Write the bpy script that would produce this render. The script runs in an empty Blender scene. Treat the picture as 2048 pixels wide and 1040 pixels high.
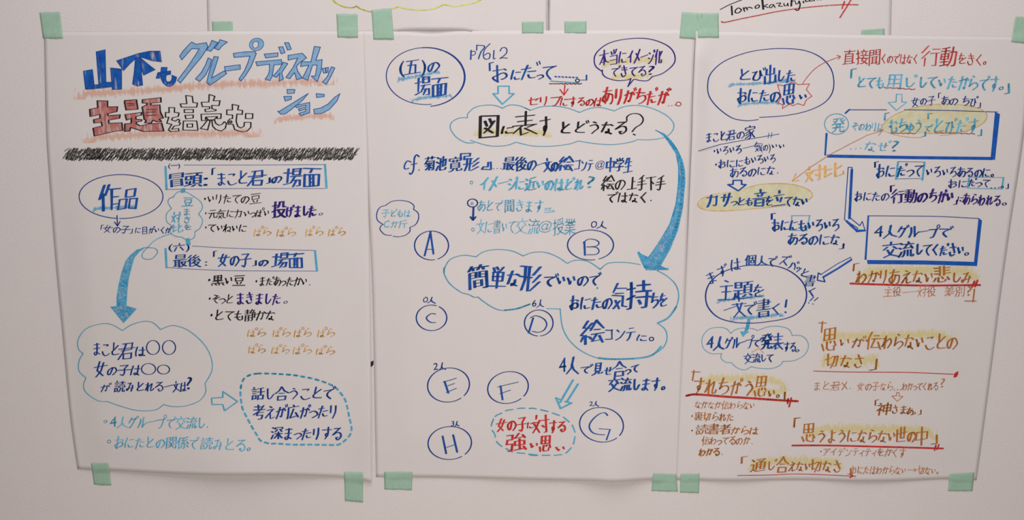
import bpy, math, random
from mathutils import Vector, Matrix
from mathutils.geometry import tessellate_polygon

# ------------------------------------------------------------------ camera, world, lights, exposure
scene = bpy.context.scene
C = scene.collection
FPX = 2048.0                      # focal length in pixels of the 2048 x 1040 frame
PITCH = math.radians(11.0)        # the camera looks slightly down at the wall
DIST = 2.58
CZ = 1.25                         # height of the point on the wall behind the picture centre
fwd = Vector((0, math.cos(PITCH), -math.sin(PITCH)))
up = Vector((0, math.sin(PITCH), math.cos(PITCH)))
right = Vector((1, 0, 0))
CAM = Vector((0, 0, CZ)) - fwd * DIST
cd = bpy.data.cameras.new('camera')
cam = bpy.data.objects.new('camera', cd)
C.objects.link(cam)
cd.sensor_width = 36.0
cd.lens = 36.0 * FPX / 2048.0
cd.clip_start = 0.05
cam.location = CAM
cam.rotation_euler = (math.pi / 2 - PITCH, 0, 0)
scene.camera = cam

w = bpy.data.worlds.new('room_light')
scene.world = w
w.use_nodes = True
w.node_tree.nodes['Background'].inputs[0].default_value = (1.0, 0.99, 0.99, 1)
w.node_tree.nodes['Background'].inputs[1].default_value = 0.22


def area(name, loc, target, sx, sy, power, col):
    l = bpy.data.lights.new(name, 'AREA')
    l.shape = 'RECTANGLE'
    l.size, l.size_y, l.energy, l.color = sx, sy, power, col
    o = bpy.data.objects.new(name, l)
    C.objects.link(o)
    o.location = loc
    d = Vector(target) - Vector(loc)
    o.rotation_euler = d.to_track_quat('-Z', 'Y').to_euler()
    return o


area('ceiling_light', (0.15, -1.55, 3.3), (0.15, -0.4, 0), 1.9, 1.9, 44, (1.0, 0.985, 0.98))
area('front_fill_light', (0.15, -2.3, 0.9), (0.05, 0, 0.8), 0.9, 1.0, 16, (1.0, 0.985, 1.0))  # added frontal fill brightening the lower wall; no real window stands for it

scene.view_settings.view_transform = 'Standard'
scene.view_settings.look = 'None'
scene.view_settings.gamma = 1.0
scene.view_settings.use_curve_mapping = False
scene.view_settings.exposure = -0.06

random.seed(7)


# ------------------------------------------------------------------ helpers
def at(px, py, h=0.0):
    """point of the wall (or of a sheet h metres in front of it) seen at a pixel"""
    d = fwd + right * ((px - 1024.0) / FPX) + up * ((520.0 - py) / FPX)
    t = (-h - CAM.y) / d.y
    return CAM + d * t


def lin(c):
    c /= 255.0
    return c / 12.92 if c <= 0.04045 else ((c + 0.055) / 1.055) ** 2.4


LIT = 0.80


def rgb(r, g, b, lit=LIT):
    return tuple(min(0.9, lin(v) / lit) for v in (r, g, b)) + (1,)


def nodes(name):
    m = bpy.data.materials.new(name)
    m.use_nodes = True
    nt = m.node_tree
    return m, nt, nt.nodes['Principled BSDF'], nt.nodes['Material Output']


def N(nt, t, **k):
    n = nt.nodes.new(t)
    for a, v in k.items():
        setattr(n, a, v)
    return n


def ink(name, col, alpha=1.0, grain=0.0, scale=420, col2=None, rough=0.6, stretch=None, var=0.12, cover=None):
    """felt pen or crayon: grain > 0 lets the paper show through a speckle"""
    m, nt, b, out = nodes(name)
    tc = N(nt, 'ShaderNodeTexCoord')
    mp = N(nt, 'ShaderNodeMapping')
    nt.links.new(tc.outputs['Object'], mp.inputs[0])
    if stretch:
        mp.inputs['Rotation'].default_value = (0, stretch, 0)
        mp.inputs['Scale'].default_value = (1, 1, 0.16)
    no = N(nt, 'ShaderNodeTexNoise')
    no.inputs['Scale'].default_value = scale
    no.inputs['Detail'].default_value = 2
    nt.links.new(mp.outputs[0], no.inputs[0])
    big = N(nt, 'ShaderNodeTexNoise')
    big.inputs['Scale'].default_value = 60
    nt.links.new(tc.outputs['Object'], big.inputs[0])
    mx = N(nt, 'ShaderNodeMix', data_type='RGBA')
    mr = N(nt, 'ShaderNodeMapRange')
    mr.inputs[1].default_value = 0.35
    mr.inputs[2].default_value = 0.65
    nt.links.new(big.outputs[0], mr.inputs[0])
    nt.links.new(mr.outputs[0], mx.inputs[0])
    c1 = rgb(*col)
    c2 = rgb(*(col2 or tuple(min(255, v * (1 + var) + 8) for v in col)))
    mx.inputs[6].default_value = c1
    mx.inputs[7].default_value = c2
    nt.links.new(mx.outputs[2], b.inputs['Base Color'])
    b.inputs['Roughness'].default_value = rough
    b.inputs['Specular IOR Level'].default_value = 0.15
    if grain > 0:
        r = N(nt, 'ShaderNodeMapRange')
        lo = 0.5 - 0.22 * (1 - grain) - 0.12
        r.inputs[1].default_value = 0.28 + 0.22 * grain
        r.inputs[2].default_value = 0.28 + 0.22 * grain + 0.16
        r.inputs[3].default_value = 0.0 if cover is None else cover
        r.inputs[4].default_value = alpha
        nt.links.new(no.outputs[0], r.inputs[0])
        nt.links.new(r.outputs[0], b.inputs['Alpha'])
    elif alpha < 1:
        b.inputs['Alpha'].default_value = alpha
    return m


def smear(name, col, strength=0.8, angle=0.9, thr=0.42):
    """soft pencil hatching: uses the band's own UV (v across) for its ragged edge"""
    m, nt, b, out = nodes(name)
    uv = N(nt, 'ShaderNodeUVMap')
    sp = N(nt, 'ShaderNodeSeparateXYZ')
    nt.links.new(uv.outputs[0], sp.inputs[0])
    mp = N(nt, 'ShaderNodeMapping')
    tc = N(nt, 'ShaderNodeTexCoord')
    nt.links.new(tc.outputs['Object'], mp.inputs[0])
    mp.inputs['Rotation'].default_value = (0, angle, 0)
    mp.inputs['Scale'].default_value = (1, 1, 0.28)
    no = N(nt, 'ShaderNodeTexNoise')
    no.inputs['Scale'].default_value = 190
    no.inputs['Detail'].default_value = 3
    nt.links.new(mp.outputs[0], no.inputs[0])
    # tent: 1 in the middle of the band, 0 at both edges
    a = N(nt, 'ShaderNodeMath', operation='PINGPONG')
    a.inputs[1].default_value = 0.5
    nt.links.new(sp.outputs[1], a.inputs[0])
    a2 = N(nt, 'ShaderNodeMath', operation='MULTIPLY')
    a2.inputs[1].default_value = 0.9
    nt.links.new(a.outputs[0], a2.inputs[0])
    s = N(nt, 'ShaderNodeMath', operation='ADD')
    nt.links.new(a2.outputs[0], s.inputs[0])
    nt.links.new(no.outputs[0], s.inputs[1])
    r = N(nt, 'ShaderNodeMapRange')
    r.inputs[1].default_value = thr + 0.18
    r.inputs[2].default_value = thr + 0.50
    r.inputs[4].default_value = strength
    nt.links.new(s.outputs[0], r.inputs[0])
    nt.links.new(r.outputs[0], b.inputs['Alpha'])
    b.inputs['Base Color'].default_value = rgb(*col)
    b.inputs['Roughness'].default_value = 0.9
    b.inputs['Specular IOR Level'].default_value = 0.05
    return m


def paper_mat(name, col, grain_scale, grain, bump, weave):
    m, nt, b, out = nodes(name)
    tc = N(nt, 'ShaderNodeTexCoord')
    no = N(nt, 'ShaderNodeTexNoise')
    no.inputs['Scale'].default_value = grain_scale
    no.inputs['Detail'].default_value = 4
    no.inputs['Roughness'].default_value = 0.65
    nt.links.new(tc.outputs['Object'], no.inputs[0])
    lo = N(nt, 'ShaderNodeTexNoise')
    lo.inputs['Scale'].default_value = 14
    lo.inputs['Detail'].default_value = 3
    nt.links.new(tc.outputs['Object'], lo.inputs[0])
    mr = N(nt, 'ShaderNodeMapRange')
    mr.inputs[1].default_value = 0.3
    mr.inputs[2].default_value = 0.7
    mr.inputs[3].default_value = 1 - grain
    mr.inputs[4].default_value = 1 + grain
    nt.links.new(no.outputs[0], mr.inputs[0])
    mr2 = N(nt, 'ShaderNodeMapRange')
    mr2.inputs[3].default_value = 0.985
    mr2.inputs[4].default_value = 1.015
    nt.links.new(lo.outputs[0], mr2.inputs[0])
    mu = N(nt, 'ShaderNodeMath', operation='MULTIPLY')
    nt.links.new(mr.outputs[0], mu.inputs[0])
    nt.links.new(mr2.outputs[0], mu.inputs[1])
    vm = N(nt, 'ShaderNodeVectorMath', operation='SCALE')
    vm.inputs[0].default_value = col[:3]
    nt.links.new(mu.outputs[0], vm.inputs['Scale'])
    nt.links.new(vm.outputs[0], b.inputs['Base Color'])
    b.inputs['Roughness'].default_value = 0.75
    b.inputs['Specular IOR Level'].default_value = 0.2
    # faint woven relief
    w1 = N(nt, 'ShaderNodeTexWave', bands_direction='X')
    w1.inputs['Scale'].default_value = weave
    w1.inputs['Distortion'].default_value = 1.5
    w1.inputs['Detail Scale'].default_value = 3
    w2 = N(nt, 'ShaderNodeTexWave', bands_direction='Z')
    w2.inputs['Scale'].default_value = weave
    w2.inputs['Distortion'].default_value = 1.5
    w2.inputs['Detail Scale'].default_value = 3
    for q in (w1, w2):
        nt.links.new(tc.outputs['Object'], q.inputs[0])
    ad = N(nt, 'ShaderNodeMath', operation='ADD')
    nt.links.new(w1.outputs['Fac'], ad.inputs[0])
    nt.links.new(w2.outputs['Fac'], ad.inputs[1])
    sc = N(nt, 'ShaderNodeMath', operation='MULTIPLY_ADD')
    sc.inputs[1].default_value = 0.25 if weave else 0.0
    nt.links.new(ad.outputs[0], sc.inputs[0])
    nt.links.new(no.outputs[0], sc.inputs[2])
    bp = N(nt, 'ShaderNodeBump')
    bp.inputs['Strength'].default_value = bump
    bp.inputs['Distance'].default_value = 0.0012
    nt.links.new(sc.outputs[0], bp.inputs['Height'])
    nt.links.new(bp.outputs[0], b.inputs['Normal'])
    return m


M = {
    'paper': paper_mat('white_paper', rgb(200, 192, 190, 0.74), 260, 0.012, 0.10, 60),
    'wall': paper_mat('pale_wall_fabric', rgb(204, 195, 193, 0.74), 330, 0.09, 0.5, 0),
    'floor': paper_mat('beige_floor', (0.42, 0.36, 0.27, 1), 40, 0.05, 0.1, 5),
    'blue': ink('blue_felt_pen', (16, 66, 138), col2=(30, 78, 155)),
    'navy': ink('dark_blue_pen', (18, 52, 125), col2=(26, 62, 140)),
    'titleblue': ink('blue_marker_fill', (24, 92, 172), col2=(20, 70, 150), grain=0.12, scale=130, stretch=0.05, cover=0.25),
    'barblue': ink('solid_blue_marker', (22, 74, 158), col2=(30, 86, 168)),
    'outblue': ink('fine_blue_line', (34, 74, 136)),
    'pencilblue': ink('light_blue_pencil', (138, 172, 206), col2=(112, 164, 202), alpha=0.95, grain=0.35, scale=240, cover=0.45),
    'cyan': ink('sky_blue_marker', (74, 150, 184), col2=(88, 164, 192)),
    'crayon': ink('sky_blue_crayon', (86, 158, 188), alpha=1.0, grain=0.2, scale=420, cover=0.4),
    'arrow': ink('bright_blue_crayon', (36, 138, 186), col2=(84, 162, 200), alpha=1.0, grain=0.5, scale=260, cover=0.35),
    'purple': ink('purple_felt_pen', (46, 30, 108)),
    'black': ink('black_felt_pen', (26, 24, 28)),
    'pencil': ink('black_pencil', (48, 46, 44), col2=(70, 68, 60), grain=0.15, scale=600),
    'red': ink('red_felt_pen', (168, 40, 38)),
    'redpen': ink('red_pencil', (172, 58, 56), grain=0.12, scale=500, cover=0.4),
    'redfill': ink('red_pencil_fill', (172, 88, 90), col2=(190, 120, 112), alpha=0.92, grain=0.4, scale=150, stretch=0.8, cover=0.3),
    'orange': ink('orange_crayon', (204, 150, 84), alpha=1.0, grain=0.1, scale=500, cover=0.5),
    'brown': ink('brown_crayon', (166, 96, 40), col2=(176, 110, 44), alpha=1.0, grain=0.08, scale=500, cover=0.55),
    'brownthin': ink('thin_brown_pencil', (172, 112, 78), alpha=1.0),
    'yellowfill': ink('yellow_pencil_shading', (214, 204, 154), alpha=0.55, grain=0.1, scale=120, stretch=0.9, cover=0.45),
    'lime': ink('lime_marker', (186, 190, 70)),
    'sm_orange': smear('orange_pencil_smear', (222, 172, 150), 0.62, thr=0.42),
    'sm_blue': smear('blue_pencil_smear', (100, 165, 200), 0.75),
    'sm_yellow': smear('yellow_pencil_smear', (220, 206, 128), 0.5, thr=0.40),
}


def tape_mat():
    m, nt, b, out = nodes('green_masking_tape')
    tc = N(nt, 'ShaderNodeTexCoord')
    no = N(nt, 'ShaderNodeTexNoise')
    no.inputs['Scale'].default_value = 90
    no.inputs['Detail'].default_value = 5
    nt.links.new(tc.outputs['Object'], no.inputs[0])
    mx = N(nt, 'ShaderNodeMix', data_type='RGBA')
    mx.inputs[6].default_value = rgb(150, 183, 160)
    mx.inputs[7].default_value = rgb(170, 200, 180)
    nt.links.new(no.outputs[0], mx.inputs[0])
    nt.links.new(mx.outputs[2], b.inputs['Base Color'])
    b.inputs['Alpha'].default_value = 0.82
    b.inputs['Roughness'].default_value = 0.6
    b.inputs['Specular IOR Level'].default_value = 0.25
    bp = N(nt, 'ShaderNodeBump')
    bp.inputs['Strength'].default_value = 0.25
    bp.inputs['Distance'].default_value = 0.001
    nt.links.new(no.outputs[0], bp.inputs['Height'])
    nt.links.new(bp.outputs[0], b.inputs['Normal'])
    return m


M['tape'] = tape_mat()


def mesh_obj(name, verts, faces, mat, parent=None, smooth=False, uvs=None):
    base = Vector((0, 0, 0))
    if parent is not None:
        base = Vector(parent['_at'])
    me = bpy.data.meshes.new(name)
    me.from_pydata([(v[0] - base.x, v[1] - base.y, v[2] - base.z) for v in verts], [], faces)
    me.materials.append(M[mat])
    if uvs:
        l = me.uv_layers.new(name='UVMap')
        for lp in me.loops:
            l.data[lp.index].uv = uvs[lp.vertex_index]
    if smooth:
        me.polygons.foreach_set('use_smooth', [True] * len(me.polygons))
    me.update()
    o = bpy.data.objects.new(name, me)
    C.objects.link(o)
    if parent is not None:
        o.parent = parent
    return o


def thing(name, label, cat, loc, group=None):
    o = bpy.data.objects.new(name, None)
    o.empty_display_size = 0.05
    C.objects.link(o)
    o.location = loc
    o['_at'] = tuple(loc)
    o['label'] = label
    o['category'] = cat
    if group:
        o['group'] = group
    return o


def catmull(pts, closed=False, n=6):
    out = []
    L = len(pts)
    if L < 3:
        return list(pts)
    segs = L if closed else L - 1
    for i in range(segs):
        p0 = pts[(i - 1) % L] if (closed or i > 0) else pts[0]
        p1, p2 = pts[i], pts[(i + 1) % L]
        p3 = pts[(i + 2) % L] if (closed or i + 2 < L) else pts[-1]
        for k in range(n):
            t = k / n
            out.append(tuple(0.5 * ((2 * p1[a]) + (-p0[a] + p2[a]) * t + (2 * p0[a] - 5 * p1[a] + 4 * p2[a] - p3[a]) * t * t
                                    + (-p0[a] + 3 * p1[a] - 3 * p2[a] + p3[a]) * t ** 3) for a in (0, 1)))
    out.append(pts[0] if closed else pts[-1])
    return out


def P(s, view=None):
    """'x,y x,y ...' -> points; a view (ox, oy, scale) turns close-up measurements into frame pixels"""
    r = []
    for t in s.split():
        a, b = t.split(',')
        a, b = float(a), float(b)
        if view:
            a, b = view[0] + a / view[2], view[1] + b / view[2]
        r.append((a, b))
    return r


def ell(cx, cy, rx, ry, a0=0, a1=360, rot=0, n=40):
    r = []
    cr, sr = math.cos(math.radians(rot)), math.sin(math.radians(rot))
    for i in range(n + 1):
        a = math.radians(a0 + (a1 - a0) * i / n)
        x, y = rx * math.cos(a), ry * math.sin(a)
        r.append((cx + x * cr - y * sr, cy + x * sr + y * cr))
    return r


def hull(pts):
    pts = sorted(set((round(p[0], 4), round(p[1], 4)) for p in pts))
    if len(pts) < 3:
        return pts

    def half(ps):
        h = []
        for p in ps:
            while len(h) >= 2 and (h[-1][0] - h[-2][0]) * (p[1] - h[-2][1]) - (h[-1][1] - h[-2][1]) * (p[0] - h[-2][0]) <= 0:
                h.pop()
            h.append(p)
        return h[:-1]
    return half(pts) + half(pts[::-1])


# ------------------------------------------------------------------ heights of the sheets above the wall (frame pixels -> metres)
def sstep(a, b, x):
    t = max(0.0, min(1.0, (x - a) / (b - a)))
    return t * t * (3 - 2 * t)


def g(x, c, s):
    return math.exp(-((x - c) / s) ** 2)


def wrinkle(x, y, k):
    return 0.0003 * (math.sin(x / 83.0 + k) * math.sin(y / 117.0 + 2 * k) + math.sin((x + y) / 61.0 + 3 * k) * 0.4) + 0.0004


def h_left(x, y):
    le = 90 + max(0, (y - 200)) * 0.088
    h = 0.0017 + wrinkle(x, y, 1)
    h += 0.0075 * sstep(le - 6, le + 65, x) * sstep(150, 500, y) * (1 - 0.5 * sstep(860, 940, y) * (1 - sstep(200, 330, x)))
    h += 0.019 * g(x, 475, 115) * sstep(790, 960, y)
    h += 0.004 * g(x, 740, 30) * sstep(420, 620, y)
    h -= 0.006 * g(x, 715, 60) * sstep(830, 950, y)
    return max(h, 0.0016)


def h_mid(x, y):
    h = 0.0006 + wrinkle(x, y, 2) * .7
    h += 0.006 * sstep(745, 830, x) * (1 - sstep(1270, 1345, x)) * sstep(120, 400, y) * (1 - 0.6 * sstep(860, 960, y))
    h += 0.021 * g(x, 1226, 60) * sstep(800, 965, y)
    h += 0.005 * g(x, 1050, 90) * sstep(800, 965, y)
    return max(h, 0.0005)


def h_right(x, y):
    ed = 1391 - (y - 62) * 0.042
    h = 0.0018 + wrinkle(x, y, 3)
    h += 0.010 * (1 - sstep(ed, ed + 40, x)) * (sstep(60, 120, y) * (1 - sstep(330, 560, y)))
    h += 0.003 * sstep(1400, 1500, x) * sstep(200, 500, y) * (1 - sstep(1880, 1960, x)) * (1 - sstep(880, 950, y))
    h += 0.005 * g(x, 1470, 60) * sstep(860, 960, y) + 0.006 * g(x, 1730, 80) * sstep(860, 960, y)
    return max(h, 0.0017)


def h_upleft(x, y):
    h = 0.0003 + wrinkle(x, y, 4) * 0.4
    h += 0.0045 * g(x, 865, 45) * sstep(-40, 60, y) 
    return h


def h_upright(x, y):
    return 0.0003 + wrinkle(x, y, 5) * 0.4


# ------------------------------------------------------------------ structure
def box(name, x0, x1, y0, y1, z0, z1, mat):
    v = [(x, y, z) for x in (x0, x1) for y in (y0, y1) for z in (z0, z1)]
    f = [(0, 1, 3, 2), (4, 6, 7, 5), (0, 4, 5, 1), (2, 3, 7, 6), (0, 2, 6, 4), (1, 5, 7, 3)]
    o = mesh_obj(name, v, f, mat)
    o['kind'] = 'structure'
    return o


wall = box('wall_back', -3.2, 3.2, 0.0, 0.12, 0.0, 2.8, 'wall')
wall['_at'] = (0, 0, 0)
floor = box('floor', -3.2, 3.2, -5.0, 0.0, -0.1, 0.0, 'floor')


# ------------------------------------------------------------------ sheets
def along(pl, n):
    d = [0]
    for a, b in zip(pl, pl[1:]):
        d.append(d[-1] + math.hypot(b[0] - a[0], b[1] - a[1]))
    out = []
    for i in range(n + 1):
        s = d[-1] * i / n
        k = 0
        while k < len(d) - 2 and d[k + 1] < s:
            k += 1
        t = (s - d[k]) / (d[k + 1] - d[k])
        out.append((pl[k][0] + (pl[k + 1][0] - pl[k][0]) * t, pl[k][1] + (pl[k + 1][1] - pl[k][1]) * t))
    return out


def sheet(parent, top, bottom, left, rgt, hf, nu=80, nv=110):
    sm = lambda q: catmull(q, n=8)
    T, B, L, R = along(sm(top), nu), along(sm(bottom), nu), along(sm(left), nv), along(sm(rgt), nv)
    vs = []
    for j in range(nv + 1):
        v = j / nv
        for i in range(nu + 1):
            u = i / nu
            p = [(1 - v) * T[i][a] + v * B[i][a] + (1 - u) * L[j][a] + u * R[j][a]
                 - ((1 - u) * (1 - v) * T[0][a] + u * (1 - v) * T[-1][a] + (1 - u) * v * B[0][a] + u * v * B[-1][a]) for a in (0, 1)]
            vs.append(at(p[0], p[1], hf(*p)))
    fs = [(j * (nu + 1) + i, (j + 1) * (nu + 1) + i, (j + 1) * (nu + 1) + i + 1, j * (nu + 1) + i + 1) for j in range(nv) for i in range(nu)]
    o = mesh_obj('paper_sheet', vs, fs, 'paper', parent, smooth=True)
    md = o.modifiers.new('thickness', 'SOLIDIFY')
    md.thickness = 0.0003
    md.offset = -1
    return o


POSTERS = {}
CUR = None


def poster(key, label, outline, hf, px, py):
    loc = at(px, py, 0)
    r = thing('handwritten_poster', label, 'poster', loc, 'handwritten posters taped to the wall')
    top, bottom, left, rgt = [P(s) for s in outline]
    sheet(r, top, bottom, left, rgt, hf)
    POSTERS[key] = (r, hf, left[:] + bottom[1:] + rgt[::-1][1:] + top[::-1][1:])
    return r


poster('upleft', 'white poster at the top, cut off by the frame, with a lime green cloud outline',
       ('405,-820 1102,-820', '415,70 600,70 760,66 810,61 870,60 925,61 970,67 1094,69', '405,-820 408,-300 415,70', '1102,-820 1098,-300 1094,69'), h_upleft, 750, 62)
poster('upright', 'cut off poster at the top right with black signature writing underlined in red',
       ('1096,-820 1800,-820', '1096,69 1120,70 1400,74 1600,78 1782,80', '1096,-820 1096,-300 1096,69', '1800,-820 1790,-300 1782,80'), h_upright, 1430, 62)
poster('left', 'left poster with big blue and red block-letter title above a black pencil band',
       ('88,64 300,63 500,62 728,62', '155,938 223,941 297,945 420,950 560,950 690,955 743,965', '88,64 92,250 97,340 110,510 124,660 140,830 155,938',
        '728,62 732,200 735,300 738,480 741,700 743,965'), h_left, 450, 950)
poster('mid', 'middle poster with circled letters A to H and a large curved blue arrow',
       ('722,62 800,63 860,66 930,62 1100,61 1300,60 1392,60', '752,954 887,955 1080,960 1187,962 1231,964 1297,960 1358,960',
        '722,62 727,200 733,350 742,520 746,640 752,954', '1392,60 1386,200 1383,300 1370,600 1358,960'), h_mid, 1055, 958)
poster('right', 'right poster with blue framed boxes and brown phrases underlined in red',
       ('1392,62 1500,64 1600,67 1750,70 2062,74', '1352,959 1459,962 1550,960 1630,960 1720,963 1799,962 1893,958 1953,960',
        '1392,62 1386,200 1383,300 1370,600 1360,790 1352,959', '2062,74 2049,258 2021,450 2001,594 1988,697 1968,851 1953,960'), h_right, 1680, 960)


# ------------------------------------------------------------------ drawing on the sheets
class Pen:
    """collects flat ink polygons in frame pixels and lays them on the current sheet as one part"""

    def __init__(s, lift=0.0006):
        s.v, s.f, s.uv, s.lift = [], [], [], lift

    def poly(s, pts, lift=None):
        b = len(s.v)
        s.v += list(pts)
        s.f.append(tuple(range(b, b + len(pts))))

    def fill(s, pts, holes=()):
        loops = [[Vector((x, y, 0)) for x, y in pts]] + [[Vector((x, y, 0)) for x, y in h] for h in holes]
        b = len(s.v)
        for l in loops:
            s.v += [(p.x, p.y) for p in l]
        todo = [tuple(b + i for i in t) for t in tessellate_polygon(loops)]
        while todo:
            t = todo.pop()
            e = [(math.dist(s.v[t[i]], s.v[t[(i + 1) % 3]]), i) for i in range(3)]
            L, i = max(e)
            if L > 16:
                a, c, d = t[i], t[(i + 1) % 3], t[(i + 2) % 3]
                s.v.append(((s.v[a][0] + s.v[c][0]) / 2, (s.v[a][1] + s.v[c][1]) / 2))
                m = len(s.v) - 1
                todo += [(a, m, d), (m, c, d)]
            else:
                s.f.append(t)

    def stroke(s, pts, w, hgt=None, ang=8, smooth=True, closed=False, taper=(1, 1), n=6):
        hgt = w * 0.38 if hgt is None else hgt
        q = catmull(pts, closed, n) if smooth else (list(pts) + ([pts[0]] if closed else []))
        ca, sa = math.cos(math.radians(-ang)), math.sin(math.radians(-ang))
        L = len(q)
        for i in range(L - 1):
            c = []
            for k, p in ((i, q[i]), (i + 1, q[i + 1])):
                t = k / (L - 1)
                sc = taper[0] + (taper[1] - taper[0]) * t
                for dx, dy in ((-.5, -.25), (-.5, .25), (.5, .25), (.5, -.25), (-.25, -.5), (.25, -.5), (.25, .5), (-.25, .5)):
                    X, Y = dx * w * sc, dy * hgt * sc
                    c.append((p[0] + X * ca - Y * sa, p[1] + X * sa + Y * ca))
            s.poly(hull(c))

    def band(s, pts, wid, n=6):
        """ribbon with UV for pencil smears"""
        q = catmull(pts, False, n)
        b = len(s.v)
        L = len(q)
        for i, p in enumerate(q):
            for k in range(5):
                t = k / 4
                ends = min(1, 2.5 * i / L, 2.5 * (L - 1 - i) / L) ** 0.5 if 0 < i < L - 1 else 0.0
                s.v.append((p[0], p[1] + (t - .5) * wid))
                s.uv.append((i / L, 0.5 + (t - .5) * 1.0 if ends > 0.5 else t * ends))
        for i in range(L - 1):
            for k in range(4):
                a = b + i * 5 + k
                s.f.append((a, a + 5, a + 6, a + 1))

    def done(s, name, mat, key=None, label=None):
        r, hf, _ = POSTERS[key or CUR]
        vs = [at(x, y, hf(x, y) + s.lift) for x, y in s.v]
        o = mesh_obj(name, vs, s.f, mat, r, uvs=s.uv or None)
        if label:
            o['label'] = label
        return o


GL = {}


def glyph(ch, off):
    k = (ch, off)
    if k not in GL:
        c = bpy.data.curves.new('glyph', 'FONT')
        c.body = ch
        c.size = 1
        c.resolution_u = 3
        c.offset = off
        o = bpy.data.objects.new('glyph', c)
        C.objects.link(o)
        dg = bpy.context.evaluated_depsgraph_get()
        dg.update()
        m = bpy.data.meshes.new_from_object(o.evaluated_get(dg), depsgraph=dg)
        GL[k] = ([(v.co.x, v.co.y) for v in m.vertices], [tuple(p.vertices) for p in m.polygons])
        bpy.data.objects.remove(o)
        bpy.data.curves.remove(c)
        bpy.data.meshes.remove(m)
    return GL[k]


SMALL = 'っゃゅょッィャュョぁ'
HALF = '。、」』.,'
HALFR = '「『('


def is_kana(c):
    return '\u3040' <= c <= '\u30ff'


def wt(c):
    if c == ' ':
        return .5
    if c in HALF or c in HALFR or c in ':!)・':
        return .45
    if c in SMALL:
        return .6
    if ord(c) < 128:
        return .7
    if c in 'いくしりト':
        return .75
    if is_kana(c):
        return .86
    return 1.0


# pen strokes of the handwriting: every point is two digits (x, y) on a 0..10 grid, A = 10; a doubled point is a corner
KANA = {}
for _l in """あ 12 82/40 34 3A/64 57 39 18 16 44 74 95 98 8A 7A|い 13 25 38 46/73 86|う 41 62/24 53 74 86 68 4A|え 41 62/24 73 73 46 19 19 46 57 59 6A 99
お 13 63/30 39 3A 18 17 36 65 86 88 69 59/73 84|か 14 53 73 75 69 58/41 35 1A/82 A4|き 22 82/24 84/40 77 77/27 28 4A 79|く 71 25 25 7A|け 21 16 29/44 93/71 77 5A
こ 22 72 63/17 29 5A 99|さ 23 83/40 77 77/27 28 4A 79|し 31 37 49 69 96|す 12 92/60 66 58 46 55 66 67 4A|せ 14 94/71 75 66/31 37 49 89|そ 31 72 72 25 25 94 94 46 58 7A
た 13 63/41 1A/55 95/57 69 99|ち 13 83/40 26 26 55 85 97 79 4A|つ 14 53 84 96 68 49|て 12 92 92 54 46 58 7A|と 30 35/82 45 27 39 99|な 13 63/41 18/73 94/66 68 59 49 48 69 8A
に 21 16 19/53 93/47 59 99|ね 31 3A/13 33 33 18 18 64 84 96 88 69 68 9A|の 53 39 18 15 43 73 95 97 6A|は 21 16 1A/44 94/71 78 6A 49 58 79 9A|ひ 12 42 42 26 29 5A 78 72 72 86 96
ま 22 82/25 85/51 58 4A 29 38 58 8A|み 22 52 52 29 17 37 86/74 76 6A|む 13 63/31 36 25 16 37 3A 8A 87/82 94|も 41 37 5A 89 86/14 74/17 67|ゆ 13 16 37 53 84 96 78 57/51 58 4A
よ 53 83/51 58 4A 28 47 89|ら 40 61/32 27 27 65 96 98 5A|り 21 26/71 76 5A|る 21 71 71 16 54 85 98 6A 48 68|れ 31 3A/13 33 33 18 18 63 73 69 89 97|ろ 21 71 71 26 55 85 98 5A
わ 31 3A/13 33 33 18 18 64 84 96 88 6A|を 22 72/40 25 25 54 56/94 56 37 49 99|ア 12 92 92 56/54 38 1A|イ 81 45 16/54 5A|カ 13 83 83 79 59/41 36 1A|ク 40 15/32 82 82 49 2A
コ 22 82 82 89/29 89|サ 13 93/31 36/70 67 4A|シ 21 42/15 36/2A 68 93|ス 21 81 81 19/56 9A|セ 14 93 93 75/31 38 59 99|テ 31 71/14 94/54 48 2A|フ 12 92 92 69 3A|ハ 42 37 19/62 85 99
メ 80 55 1A/33 88|リ 21 26/71 76 5A|ル 32 36 1A/61 69 69 A6|ン 22 44/2A 68 93|ー 05 A4|ヨ 22 82 82 8A/25 85/29 89|ツ 23 35/52 64/93 76 4A""".replace('\n', '|').split('|'):
    KANA[_l[0]] = _l[2:]
KANJI = {}
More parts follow.
